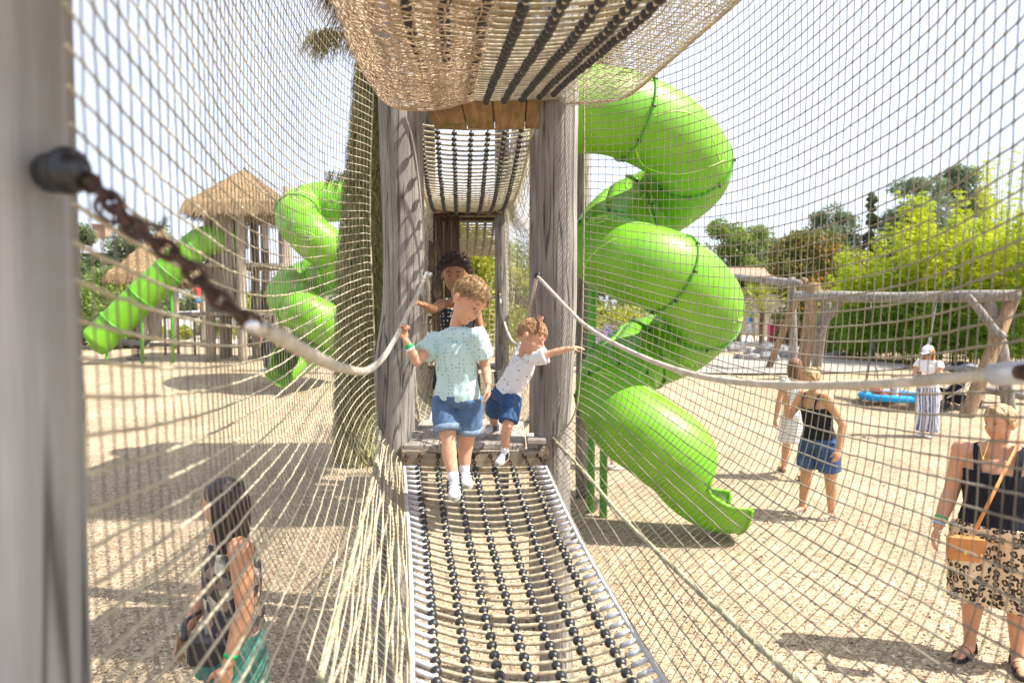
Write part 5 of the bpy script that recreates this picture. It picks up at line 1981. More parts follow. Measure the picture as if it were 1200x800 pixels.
def hand(b, wr, dirn, palm, s_, curl=.5, thumb_side=1, spread=.12, splay_thumb=.7, n=7):
    """palm and five fingers; dirn along the hand, palm = the way the palm faces"""
    d = norm(dirn)
    pn = norm(np.asarray(palm) - d * np.dot(palm, d))
    w_ = np.cross(d, pn) * thumb_side
    pl = s_ * .50
    c = wr + d * pl * .5
    b.ell(c, (s_ * .21, s_ * .32, s_ * .105), axes=[w_, d, pn], nu=12, nv=8)
    b.ell(wr + d * pl * .72, (s_ * .225, s_ * .17, s_ * .09), axes=[w_, d, pn], nu=12, nv=8)
    for k, (off, ln) in enumerate(((.165, .43), (.06, .48), (-.05, .45), (-.15, .36))):
        base = wr + d * pl * .82 + w_ * off * s_
        a = 0
        p = base
        pts = [base - d * s_ * .08, base]
        dd = norm(d + w_ * off * spread * 5)
        for q, fr in enumerate((.45, .32, .25)):
            a += curl * (1.0 + .25 * q)
            v = dd * math.cos(a) + pn * math.sin(a)
            p = p + v * ln * s_ * fr
            pts.append(p)
        b.tube(catmull(pts, 3), np.linspace(.052, .038, (len(pts) - 1) * 3 + 1) * s_, n)
        b.ell(pts[-1], (.037 * s_,) * 3, nu=8, nv=6)
    base = wr + d * pl * .28 + w_ * s_ * .15
    v1 = norm(d * .75 + w_ * splay_thumb + pn * .25)
    v2 = norm(d * .9 + w_ * splay_thumb * .3 + pn * (.3 + curl * .5))
    pts = [base, base + v1 * s_ * .2, base + v1 * s_ * .2 + v2 * s_ * .17, base + v1 * s_ * .2 + v2 * s_ * .3]
    b.tube(catmull(pts, 3), np.linspace(.075, .045, 10) * s_, n)
    b.ell(pts[-1], (.044 * s_,) * 3, nu=8, nv=6)


def shoe(t, an, dirn, L, kind, up=(0, 0, 1), mats=('shoe_white', 'black')):
    """an: ankle joint, dirn: toe direction"""
    d = norm(dirn)
    u = norm(np.asarray(up) - d * np.dot(up, d))
    s_ = np.cross(d, u)
    h = L * .27
    heel = an - d * L * .26 - u * (h)
    if kind in ('sneaker', 'closed'):
        pts = [heel + d * L * f + u * L * z for f, z in ((0.0, .15), (.08, .17), (.3, .17), (.5, .145), (.72, .115), (.9, .095), (1.0, .08))]
        b = MB()
        b.tube(catmull(pts, 4), np.interp(np.linspace(0, 1, 25), [0, .06, .3, .5, .75, .93, 1], [.09, .13, .15, .165, .175, .13, .05]) * L, 14,
               ry=np.interp(np.linspace(0, 1, 25), [0, .06, .3, .5, .75, .93, 1], [.08, .15, .19, .155, .11, .085, .03]) * L, side=s_)
        b.tube([heel + d * L * .2 + u * L * .18, heel + d * L * .22 + u * L * .40], [.155 * L, .135 * L], 14, ry=[.18 * L, .16 * L], side=s_)
        so_ = b.build('shoe', M[mats[0]], t, fixn=True)
        remesh(so_, L * .022, 2)
        b = MB()
        outline = [(-.0, .09), (.12, .145), (.4, .15), (.66, .185), (.86, .16), (1.0, .07), (1.02, 0), (1.0, -.07), (.86, -.15), (.66, -.165), (.4, -.14), (.12, -.14), (0, -.09), (-.02, 0)]
        vb = [heel + d * L * x + s_ * L * y for x, y in outline]
        vt = [p + u * L * .11 for p in vb]
        n = len(outline)
        b.add(vb + vt, [tuple(range(n))[::-1], tuple(range(n, 2 * n))] + [(k, (k + 1) % n, n + (k + 1) % n, n + k) for k in range(n)])
        b.build('sole', M['sole'], so_, smooth=False)
        if kind == 'sneaker':
            b = MB()
            for sg in (-1, 1):
                for q in range(3):
                    c = heel + d * L * (.34 + .11 * q) + s_ * sg * L * .178 + u * L * .20
                    b.box(c, (L * .055, L * .05, L * .26), axes=[norm(d + u * .1), s_, norm(u - d * .55 * 1)], bev=.001)
            b.build('side_stripes', M[mats[1]], so_, smooth=False)
            b = MB()
            for q, f in enumerate((.45, .60)):
                c = heel + d * L * f + u * L * (.27 - .045 * q)
                arc = [c + s_ * L * .17 * math.sin(a) + u * L * (.07 * math.cos(a) - .02) for a in np.linspace(-1.5, 1.5, 11)]
                b.tube(arc, L * .016, 6, ry=L * .035, side=u)
            b.build('strap', M['sleeve'], so_)
    else:   # sandal
        so_ = MB()
        outline = [(-.0, .09), (.12, .13), (.4, .12), (.66, .17), (.86, .15), (1.0, .07), (1.02, 0), (1.0, -.07), (.86, -.14), (.66, -.155), (.4, -.12), (.12, -.12), (0, -.09), (-.02, 0)]
        vb = [heel + d * L * x + s_ * L * y for x, y in outline]
        vt = [p + u * L * .10 for p in vb]
        n = len(outline)
        so_.add(vb + vt, [tuple(range(n))[::-1], tuple(range(n, 2 * n))] + [(k, (k + 1) % n, n + (k + 1) % n, n + k) for k in range(n)])
        so_ = so_.build('sandal', M[mats[0]], t, smooth=False)
        b = MB()
        for f, hh, ww in ((.72, .13, .17), (.52, .19, .15), (.2, .36, .14)):
            c = heel + d * L * f + u * L * .06
            arc = [c + s_ * L * ww * math.sin(a) + u * L * hh * max(0, math.cos(a)) ** .7 for a in np.linspace(-1.57, 1.57, 13)]
            b.tube(arc, L * .012, 6, ry=L * .035, side=d)
        c = heel + d * L * .2 + u * L * .40
        b.tube([c + s_ * L * .145 * math.sin(a) + d * L * .16 * math.cos(a) for a in np.linspace(0, 2 * PI, 17)], L * .014, 6, cap=False)
        b.build('strap', M[mats[1]], so_)


def hair_fn(front, z_front, z_back, k_in=.86, lumps=.05, sc=3.0, seed=0, thick=1.0, ex=1.0):
    def fn(x, y, z):
        # local: x right, y forward, z up (unit sphere)
        line = z_back + (z_front - z_back) * max(0, min(1, (y + .25) / 1.1)) ** ex
        w_ = 1 / (1 + math.exp(-(z - line) * 14))
        n_ = mnoise.noise(Vector((x * sc + seed, y * sc, z * sc))) * lumps
        return k_in + (thick - k_in + n_) * w_
    return fn


def person(name_label, J, hs, h, skin_m, face, up=(0, 0, 1), wf=1.0, voxel=.006, cloth=(), hair=None, hands=None, feet='sneaker', foot_L=None,
           toes=None, bands=(), group=None, torso_front=None, shoe_mats=('shoe_white', 'black'), feet_up=None, child=False, loc=None, no_feet=False):
    """J: joints a = image left / b = image right: head neck sha shb ela elb wra wrb hipa hipb kna knb ana anb"""
    t = thing('person', name_label, 'person', loc if loc is not None else (J['hipa'][0], J['hipa'][1], min(J['ana'][2], J['anb'][2])), group)
    f, s_, u = frame_of(face, up)
    hc = J['head']
    mid_sh = (J['sha'] + J['shb']) / 2
    mid_hip = (J['hipa'] + J['hipb']) / 2
    spine = norm(mid_sh - mid_hip)
    side_sh = norm(J['shb'] - J['sha'])
    side_hip = norm(J['hipb'] - J['hipa'])
    fr = norm(np.cross(side_sh, spine))
    if torso_front is not None and np.dot(fr, torso_front) < 0:
        fr = -fr
    sw = np.linalg.norm(J['shb'] - J['sha']) / 2
    k = (1.05 if child else 1.0)
    g = dict(ua=.028 * h * wf, el=.0215 * h * wf, wr=.0155 * h * (wf * .5 + .5), th=.052 * h * wf, kn=.034 * h * (wf * .6 + .4), cf=.034 * h * (wf * .6 + .4), an=.021 * h)

    def torso(b, off=0.0, z0=-.02, z1=1.0, low_w=1.0):
        pts, rx, ry, sd = [], [], [], []
        tab = [(-.12, .075 * wf, .06 * wf), (-.02, .092 * wf, .070 * wf), (.10, .093 * wf, .070 * wf), (.32, .078 * wf * k, .060 * wf * k), (.55, .084 * wf * k, .064 * wf * k),
               (.78, .093 * wf ** .7, .066 * wf ** .7), (.95, .086 * wf ** .5, .052), (1.06, .055, .04)]
        for q, a, c in tab:
            if q < z0 - 1e-6 or q > z1:
                continue
            pts.append(mid_hip + (mid_sh - mid_hip) * q)
            ww = a * h
            if q > .7:
                ww = min(ww, sw * (1.02 if q < 1 else .62))
            rx.append(ww + off * (1 + (low_w - 1) * (1 - q)))
            ry.append(c * h + off)
            sd.append(norm(side_hip * (1 - q) + side_sh * q))
        P = catmull(pts, 5)
        L0 = np.linspace(0, 1, len(pts))
        L1 = np.linspace(0, 1, len(P))
        b.tube(P, np.interp(L1, L0, rx), 18, ry=np.interp(L1, L0, ry), side=np.stack([np.interp(L1, L0, np.array(sd)[:, q]) for q in range(3)], 1))

    b = MB()
    torso(b)
    for q in 'ab':
        sh, el, wr = J['sh' + q], J['el' + q], J['wr' + q]
        b.ell(sh, (g['ua'] * 1.18,) * 3, nu=12, nv=8)
        b.tube(catmull([sh, (sh + el) / 2, el], 5), np.interp(np.linspace(0, 1, 11), [0, .4, 1], [g['ua'] * 1.1, g['ua'], g['el']]), 12)
        b.ell(el, (g['el'] * 1.03,) * 3, nu=12, nv=8)
        b.tube(catmull([el, (el + wr) / 2, wr], 5), np.interp(np.linspace(0, 1, 11), [0, .3, 1], [g['el'], g['el'] * 1.06, g['wr']]), 12)
        hp, kn, an = J['hip' + q], J['kn' + q], J['an' + q]
        b.tube(catmull([hp + (mid_hip - hp) * .1, (hp + kn) / 2, kn], 5), np.interp(np.linspace(0, 1, 11), [0, .4, 1], [g['th'] * 1.1, g['th'], g['kn']]), 14)
        b.ell(kn, (g['kn'] * 1.02,) * 3, nu=12, nv=8)
        bk = norm(np.cross(kn - an, np.cross(J['to' + q] if 'to' + q in J else f, kn - an)))
        b.tube(catmull([kn, kn + (an - kn) * .33 + bk * -.006 * h, kn + (an - kn) * .75, an], 5), np.interp(np.linspace(0, 1, 16), [0, .3, .75, 1], [g['kn'] * .95, g['cf'], g['an'] * 1.1, g['an']]), 14)
    neck = J['neck']
    nr = .031 * h if not child else .030 * h
    b.tube(catmull([mid_sh - spine * .02 * h, neck, hc - u * hs * .25 - f * hs * .05], 5), np.interp(np.linspace(0, 1, 11), [0, .35, 1], [nr * 1.55, nr, nr]), 14)
    b.tube([J['sha'] * .75 + mid_sh * .25, mid_sh + spine * .022 * h, J['shb'] * .75 + mid_sh * .25], [g['ua'] * .9, nr * 1.2, g['ua'] * .9], 12)
    # head
    ax = [s_, f, u]
    b.ell(hc + u * hs * .09 - f * hs * .03, (hs * .355, hs * .43, hs * .41), axes=ax, nu=24, nv=16)
    b.ell(hc - u * hs * .17 + f * hs * .10, (hs * .285, hs * .29, hs * .315), axes=ax, nu=20, nv=14)
    b.ell(hc - u * hs * .42 + f * hs * .23, (hs * .115, hs * .11, hs * .075), axes=ax)
    for q in (-1, 1):
        b.ell(hc - u * hs * .16 + f * hs * .21 + s_ * q * hs * .155, (hs * .12, hs * .12, hs * .13), axes=ax)      # cheek
        b.ell(hc - u * hs * .04 - f * hs * .03 + s_ * q * hs * .37, (hs * .048, hs * .085, hs * .12), axes=[norm(s_ + f * .3 * q * q), f, u], nu=10, nv=8)   # ear
        b.ell(hc + u * hs * .075 + f * hs * .335 + s_ * q * hs * .13, (hs * .11, hs * .05, hs * .035), axes=ax)    # brow
    b.tube([hc + u * hs * .04 + f * hs * .37, hc - u * hs * .06 + f * hs * .445, hc - u * hs * .12 + f * hs * .485], np.array([.038, .048, .062]) * hs, 10)
    b.ell(hc - u * hs * .125 + f * hs * .41, (hs * .072, hs * .045, hs * .035), axes=ax)
    b.ell(hc - u * hs * .245 + f * hs * .355, (hs * .09, hs * .065, hs * .035), axes=ax)
    hands = hands or {}
    for q in 'ab':
        hd = hands.get(q, {})
        d = hd.get('dir', norm(J['wr' + q] - J['el' + q]))
        palm = hd.get('palm', norm(mid_hip - J['wr' + q]) * V(1, 1, .05))
        hand(b, J['wr' + q], d, palm, hd.get('s', .108 * h), hd.get('curl', .28), hd.get('ts', 1 if q == 'a' else -1), n=6)
        if feet in ('sandal', 'bare') and not no_feet:
            td = norm((toes or {}).get(q, f * V(1, 1, 0)))
            FL = foot_L or .15 * h
            an = J['an' + q]
            b.tube(catmull([an, an - V(0, 0, .09 * FL) + td * FL * .1, an - V(0, 0, FL * .14) + td * FL * .45, an - V(0, 0, FL * .18) + td * FL * .70], 4),
                   np.interp(np.linspace(0, 1, 13), [0, .4, 1], [g['an'], g['an'] * 1.15, FL * .11]), 12, ry=np.interp(np.linspace(0, 1, 13), [0, .4, 1], [g['an'], g['an'], FL * .055]), side=np.cross(td, (0, 0, 1)))
            b.ell(an - V(0, 0, FL * .1) - td * FL * .12, (g['an'], g['an'] * 1.2, g['an'] * .9), axes=[np.cross(td, (0, 0, 1)), td, V(0, 0, 1)])
    body = b.build('body', M[skin_m], t)
    remesh(body, voxel, 2)
    # face details
    for q in (-1, 1):
        e = hc + u * hs * .0 + f * hs * .335 + s_ * q * hs * .135
        b = MB()
        b.ell(e, (hs * .052, hs * .040, hs * .021), axes=ax, nu=12, nv=8)
        eo = b.build('eye', M['eye_white'], t)
        b = MB()
        b.ell(e + f * hs * .022 - u * hs * .003, (hs * .030, hs * .024, hs * .021), axes=ax, nu=10, nv=8)
        b.build('iris', M['iris'], eo)
        b = MB()
        b.tube([hc + u * hs * .105 + f * hs * .375 + s_ * q * hs * .06, hc + u * hs * .125 + f * hs * .37 + s_ * q * hs * .14, hc + u * hs * .10 + f * hs * .335 + s_ * q * hs * .215], np.array([.014, .016, .007]) * hs, 6)
        b.build('eyebrow', M[hair['m']] if hair else M['brown_hair'], t)
    b = MB()
    lc_ = hc - u * hs * .255 + f * hs * .392
    b.tube(catmull([lc_ - s_ * hs * .095 - f * hs * .03, lc_ + u * hs * .006, lc_ + s_ * hs * .095 - f * hs * .03], 4), np.interp(np.linspace(0, 1, 9), [0, .5, 1], [.006, .022, .006]) * hs, 8)
    b.build('mouth', M['lips'], t)
    # hair
    if hair:
        b = MB()
        st_ = hair.get('style', 'short')
        hcen = hc + u * hs * .09 - f * hs * .03
        fn = hair_fn(f, hair.get('zf', .42), hair.get('zb', -.45), .84, hair.get('lumps', .05), hair.get('sc', 3), hair.get('seed', 0), hair.get('thick', 1.09), hair.get('ex', .75))
        b.ell(hcen, (hs * .355, hs * .43, hs * .41), axes=ax, nu=56, nv=40, fn=fn)
        rng_ = np.random.default_rng(hair.get('seed', 0) + 3)
        if st_ in ('short', 'cap'):
            for q in range(hair.get('locks', 420)):
                a, zz = rng_.uniform(-PI, PI), rng_.uniform(-.35, 1)
                rr = math.sqrt(max(0, 1 - zz * zz))
                x_, y_, z_ = rr * math.cos(a), rr * math.sin(a), zz
                line = hair.get('zb', -.45) + (hair.get('zf', .42) - hair.get('zb', -.45)) * max(0, min(1, (y_ + .25) / 1.1)) ** hair.get('ex', .75)
                if z_ < line + .03:
                    continue
                d0 = V(x_ * .355, y_ * .43, z_ * .41) * hs * hair.get('thick', 1.09) * 1.0
                sweep = norm(V(x_ * .6 + hair.get('sweep', .25), y_ * .5 + .35 * (z_ > .3) - .3 * (z_ < .3), -.75 * (z_ < .55) - .15))
                nrm_ = norm(V(x_, y_, z_))
                sweep = norm(sweep - nrm_ * np.dot(sweep, nrm_))
                L = hs * rng_.uniform(.09, .18)
                loc_ = [d0 * .99, d0 + sweep * L * .5 + nrm_ * L * .05, d0 + sweep * L - nrm_ * L * .10]
                W_ = [hcen + s_ * p[0] + f * p[1] + u * p[2] for p in loc_]
                b.tube(W_, np.array([.007, .010, .003]) * hs, 4)
        if st_ == 'curly':
            for q in range(520):
                a, zz = rng_.uniform(-PI, PI), rng_.uniform(-.55, 1)
                rr = math.sqrt(max(0, 1 - zz * zz))
                y_ = rr * math.sin(a)
                line = hair.get('zb', -.45) + (hair.get('zf', .42) - hair.get('zb', -.45)) * max(0, min(1, (y_ + .25) / 1.1)) ** hair.get('ex', .75)
                if zz < line:
                    continue
                K = hair.get('thick', 1.2) * rng_.uniform(.92, 1.10)
                c = hcen + s_ * rr * math.cos(a) * .355 * hs * K + f * y_ * .43 * hs * K + u * zz * .41 * hs * K
                cr = hs * rng_.uniform(.03, .055)
                ax1, ax2 = norm(rng_.normal(0, 1, 3)), norm(rng_.normal(0, 1, 3))
                ring = [c + ax1 * cr * math.cos(w2) + ax2 * cr * math.sin(w2) + (c - hcen) * .02 * w2 for w2 in np.linspace(0, 5.6, 9)]
                b.tube(ring, hs * .014, 4)
        if st_ == 'long':
            Lh = hair.get('len', .3) * h
            for q in range(hair.get('nl', 150)):
                a = rng_.uniform(PI * .55, PI * 2.45) if not hair.get('front') else rng_.uniform(0, 2 * PI)
                # a measured so that pi*1.5 is the back of the head
                x_, y_ = math.cos(a), math.sin(a)
                if y_ > hair.get('ymax', .25):
                    continue
                r0 = rng_.uniform(.86, 1.06)
                p0 = hcen + (s_ * x_ * .33 + f * y_ * .40) * hs * r0 + u * hs * rng_.uniform(.05, .3)
                p1 = hcen + (s_ * x_ * .40 + f * y_ * .46) * hs * r0 - u * hs * .25
                dn = V(0, 0, -1)
                p2 = hcen + (s_ * x_ * .36 + f * (y_ * .36 - .08)) * hs * r0 + dn * (hs * .6 + Lh * .3)
                p3 = hcen + (s_ * x_ * .42 + f * (y_ * .34 - .12)) * hs * r0 + dn * (hs * .5 + Lh * rng_.uniform(.75, 1.05)) + norm(rng_.normal(0, 1, 3)) * .012
                b.tube(catmull([p0, p1, p2, p3], 5), np.interp(np.linspace(0, 1, 16), [0, .2, .7, 1], [.02, .035, .035, .006]) * hs, 5)
        if st_ == 'bun':
            bc_ = hcen - f * hs * .42 + u * hs * hair.get('bun_z', .22)
            b.ell(bc_, (hs * .19, hs * .17, hs * .18), axes=ax, nu=20, nv=14, fn=lambda x, y, z: 1 + .14 * mnoise.noise(Vector((x * 4, y * 4, z * 4))))
            for q in range(40):
                ph = rng_.uniform(0, 2 * PI)
                ax1, ax2 = norm(rng_.normal(0, 1, 3)), norm(rng_.normal(0, 1, 3))
                b.tube([bc_ + (ax1 * math.cos(w2) + ax2 * math.sin(w2)) * hs * .18 for w2 in np.linspace(ph, ph + 1.8, 8)], hs * .012, 4)
            for q in range(70):
                a = rng_.uniform(0, 2 * PI)
                p0 = hcen + (s_ * math.cos(a) * .34 + u * math.sin(a) * .38 + f * .16) * hs * 1.06
                p1 = hcen + (s_ * math.cos(a) * .30 + u * math.sin(a) * .34 - f * .22) * hs * 1.10
                if math.sin(a) > -.3:
                    b.tube(catmull([p0, p1, bc_], 4), hs * .014, 4)
        b.build('hair', M[hair['m']], t)
    # clothing
    for c in cloth:
        kind = c['k']
        b = MB()
        off = c.get('off', .008)
        if kind == 'tee':
            torso(b, off, c.get('z0', -.10), 1.02, c.get('flare', 1.2))
            b.tube([J['sha'] * .8 + mid_sh * .2, mid_sh + spine * .012 * h, J['shb'] * .8 + mid_sh * .2], [g['ua'] * .95 + off, nr * 1.45 + off * .6, g['ua'] * .95 + off], 14)
            cb = MB()
            rc_ = nr * 1.42
            tl_ = norm(spine + norm(fr) * .45)
            c1_, c2_ = norm(np.cross(tl_, side_sh)), side_sh
            cc_ = mid_sh + spine * .040 * h
            cb.tube([cc_ + (c1_ * math.cos(w2) * 1.05 + c2_ * math.sin(w2)) * rc_ for w2 in np.linspace(0, 2 * PI, 25)], .0045 * (h if child else h), 8, cap=False)
            cb.build('collar', M[c['m']], t)
            for q in 'ab':
                sh, el = J['sh' + q], J['el' + q]
                b.ell(sh, (g['ua'] * 1.2 + off,) * 3, nu=14, nv=10)
                e = sh + (el - sh) * c.get('sleeve', .55)
                b.tube([sh, (sh + e) / 2, e], [g['ua'] * 1.2 + off, g['ua'] * 1.2 + off * 1.5, g['ua'] * 1.25 + off * 2], 16)
        elif kind == 'tank':
            torso(b, off, c.get('z0', -.05), c.get('z1', .86), c.get('flare', 1.0))
        elif kind == 'dress':
            zt = c.get('z1', 1.0)
            torso(b, off, -.05, zt, 1)
            if c.get('sleeve'):
                for q in 'ab':
                    sh, el = J['sh' + q], J['el' + q]
                    b.ell(sh, (g['ua'] * 1.2 + off,) * 3, nu=14, nv=10)
                    e = sh + (el - sh) * c['sleeve']
                    b.tube([sh, e], [g['ua'] * 1.2 + off, g['ua'] * 1.3 + off], 14)
            mk = (J['kna'] + J['knb']) / 2
            pts = [mid_hip + spine * .03 * h, mid_hip, mid_hip * .5 + mk * .5, mid_hip * (1 - c['hem']) + mk * c['hem']]
            b.tube(catmull(pts, 5), np.interp(np.linspace(0, 1, 16), [0, .33, .66, 1], np.array([.095, .105, .12, .135]) * h * wf), 20, ry=np.interp(np.linspace(0, 1, 16), [0, .33, .66, 1], np.array([.075, .082, .10, .115]) * h * wf), side=side_hip)
        elif kind in ('shorts', 'trousers'):
            torso(b, off, -.12, c.get('z1', .14), 1)
            for q in 'ab':
                hp, kn, an = J['hip' + q], J['kn' + q], J['an' + q]
                if kind == 'shorts':
                    e = hp + (kn - hp) * c.get('len', .75)
                    w0, w1 = g['th'] * 1.1 + off, (g['th'] * .93 if c.get('len', .75) < .9 else g['kn'] * 1.15) + off * 1.7 * c.get('wide', 1)
                    b.tube([hp * .92 + mid_hip * .08, hp * .5 + e * .5, e], [w0, (w0 + w1) / 2, w1], 18)
                else:
                    wd = c.get('wide', 1)
                    b.tube(catmull([hp, kn, kn * .1 + an * .9], 5), np.interp(np.linspace(0, 1, 11), [0, .5, 1], [g['th'] * 1.1 + off, g['kn'] * 1.15 * wd + off, g['an'] * 1.7 * wd + off]), 18)
        if c.get('straps'):
            sb = MB()
            f_ = norm(fr)
            for sg in (-1, 1):
                base_ = mid_hip + (mid_sh - mid_hip) * (c['z1'] - .08) + side_sh * sg * sw * .52
                top_ = mid_sh + side_sh * sg * sw * .60 + spine * (g['ua'] * .95 + .004)
                sb.tube(catmull([base_ + f_ * (.066 * h + off), mid_hip + (mid_sh - mid_hip) * .97 + side_sh * sg * sw * .57 + f_ * .050 * h * wf ** .3, top_,
                                 mid_hip + (mid_sh - mid_hip) * .95 + side_sh * sg * sw * .55 - f_ * .054 * h * wf ** .3, base_ - f_ * (.062 * h + off)], 6), .004, 10, ry=c['straps'], side=f_)
            sb.build('shoulder_straps', M[c['m']], t)
        o = b.build(c['name'], M[c['m']], t)
        remesh(o, c.get('vox', voxel), c.get('sm', 4), wrinkle=(c.get('wr', .006), c.get('wsc', 26 if child else 14)))
        if kind == 'shorts' and c.get('cuff'):
            b = MB()
            for q in 'ab':
                hp, kn = J['hip' + q], J['kn' + q]
                e = hp + (kn - hp) * (c.get('len', .75))
                w1 = g['th'] * .93 + off * 1.7
                tt_ = norm(kn - hp)
                b.tube([e - tt_ * .030 * h * .9, e - tt_ * .028 * h * .9, e + tt_ * .001, e + tt_ * .003], [w1 * .98, w1 + .005, w1 + .006, w1 * .98], 20)
            b.build('cuff', M[c['cuff']], o)
    # shoes
    if feet in ('sneaker', 'closed', 'sandal') and not no_feet:
        for q in 'ab':
            td = (toes or {}).get(q, f * V(1, 1, 0))
            shoe(t, J['an' + q], td, foot_L or .155 * h, feet, up=(feet_up or {}).get(q, (0, 0, 1)), mats=shoe_mats)
            if feet == 'sneaker':
                b = MB()
                kn, an = J['kn' + q], J['an' + q]
                T_ = norm(an - kn)
                b.tube([an - T_ * .055 * h, an - T_ * .02 * h, an + T_ * .005 * h], [g['an'] * 1.16, g['an'] * 1.16, g['an'] * 1.2], 16)
                b.build('sock', M['white_cloth'], t)
    for (q, fr_, mt_, wd) in bands:
        wr, el = J['wr' + q], J['el' + q]
        T_ = norm(el - wr)
        c = wr + T_ * fr_ * h
        b = MB()
        r_ = g['wr'] * 1.10 + (g['el'] - g['wr']) * min(1, fr_ * h / np.linalg.norm(el - wr)) + .002
        b.tube([c - T_ * wd, c - T_ * wd * .9, c + T_ * wd * .9, c + T_ * wd], [r_ - .003, r_, r_, r_ - .003], 20)
        b.build('wristband', M[mt_], t)
    return t


# ---- boy in the aqua shirt, walking down the bridge
J = dict(head=at(550, 351, 3.36), neck=at(534, 384, 3.40), sha=at(509, 399, 3.45), shb=at(560, 394, 3.33), ela=at(489, 424, 3.34), wra=at(475, 398, 3.33),
         elb=at(569, 430, 3.40), wrb=at(572, 451, 3.34), hipa=at(521, 466, 3.44), hipb=at(551, 465, 3.40),
         kna=at(526, 518, 3.36), knb=at(547, 517, 3.45), ana=at(532, 564, 3.30), anb=at(544, 553, 3.44))
boy = person('boy in a pale aqua patterned shirt and rolled denim shorts walking down the rope bridge', J, .225, 1.10, 'skin_light', V(.62, -.60, -.68), up=(.12, .15, 1), voxel=.0045, child=True,
       hair=dict(m='blonde', ex=1.1, zf=.50, zb=-.35, thick=1.035, lumps=.03, locks=2200, sweep=.5, seed=1), torso_front=V(.2, -1, 0),
       hands={'a': dict(dir=V(-.25, .15, 1), palm=V(.75, -.6, .1), curl=.95, s=.125, ts=-1), 'b': dict(dir=V(.03, -.1, -1), palm=V(-1, .1, 0), curl=.35, s=.115)},
       cloth=(dict(k='tee', name='shirt', m='aqua_shirt', off=.010, z0=-.10, flare=1.7, sleeve=.62, wr=.005, vox=.0055),
              dict(k='shorts', name='shorts', m='denim', off=.010, len=.76, cuff='denim_cuff', wr=.006, vox=.0055)),
       feet='sneaker', foot_L=.175, toes={'a': V(.12, -1, -.12), 'b': V(.25, -1, -.05)},
       bands=(('a', .035, 'band_green', .013), ('a', .047, 'white', .007)))

# ---- curly haired child behind
J = dict(head=at(533, 322, 4.42), neck=at(535, 345, 4.50), sha=at(517, 357, 4.48), shb=at(556, 357, 4.52), ela=at(506, 363, 4.12), wra=at(497, 357, 3.90),
         elb=at(563, 384, 4.5), wrb=at(569, 404, 4.42), hipa=at(523, 425, 4.55), hipb=at(548, 425, 4.55),
         kna=at(519, 465, 4.48), knb=at(547, 466, 4.55), ana=at(518, 498, 4.40), anb=at(548, 498, 4.60))
person('curly haired child in a dark patterned vest behind the boy in the aqua shirt', J, .215, 1.17, 'skin_brown', V(-.02, -1, -.12), voxel=.0055, child=True,
       hair=dict(m='curly_hair', style='curly', zf=.50, zb=-.35, thick=1.32, lumps=.12, sc=5, seed=4), torso_front=V(0, -1, 0),
       hands={'a': dict(dir=V(-.75, -.6, .25), palm=V(-.2, .4, -1), curl=.45, s=.125, ts=-1), 'b': dict(dir=V(.05, -.1, -1), palm=V(-1, 0, 0), curl=.4, s=.12)},
       cloth=(dict(k='tank', name='vest', m='dark_pattern', off=.009, z0=-.05, z1=.96, wr=.004), dict(k='shorts', name='shorts', m='black_cloth', off=.010, len=.8, wr=.005)),
       feet='sandal', foot_L=.18, toes={'a': V(-.25, -1, 0), 'b': V(.15, -1, 0)}, shoe_mats=('sole', 'tan_leather'), bands=(('b', .02, 'band_green', .008),))

# ---- toddler
J = dict(head=at(623, 394, 3.84), neck=at(613, 415, 3.90), sha=at(609, 418, 4.02), shb=at(628, 420, 3.80), ela=at(621, 400, 4.06), wra=at(631, 386, 4.02),
         elb=at(648, 413, 3.76), wrb=at(667, 408, 3.74), hipa=at(583, 463, 4.02), hipb=at(600, 466, 3.88),
         kna=at(579, 487, 4.10), knb=at(595, 498, 3.80), ana=at(579, 498, 4.22), anb=at(591, 531, 3.84))
person('toddler in a white dotted shirt leaning against the right post with one arm stretched out', J, .195, .90, 'skin_light', V(.85, -.45, -.52), up=(.25, .1, 1), voxel=.0045, child=True,
       hair=dict(m='ginger', ex=1.1, zf=.46, zb=-.35, thick=1.025, lumps=.03, locks=1800, seed=7), torso_front=V(.8, -.5, 0),
       hands={'a': dict(dir=V(.15, .1, 1), palm=V(.6, .8, 0), curl=.12, s=.105, ts=1), 'b': dict(dir=V(1, -.1, .12), palm=V(0, .2, -1), curl=.18, s=.10, ts=-1)},
       cloth=(dict(k='tee', name='shirt', m='white_shirt', off=.011, z0=.0, flare=1.5, sleeve=.6, wr=.005, vox=.0055),
              dict(k='shorts', name='shorts', m='denim_dark', off=.012, len=.9, wr=.006, z1=.16, vox=.0055)),
       feet='sneaker', foot_L=.145, toes={'a': V(-.5, -.85, -.05), 'b': V(-.35, -.95, -.1)})
b = MB()


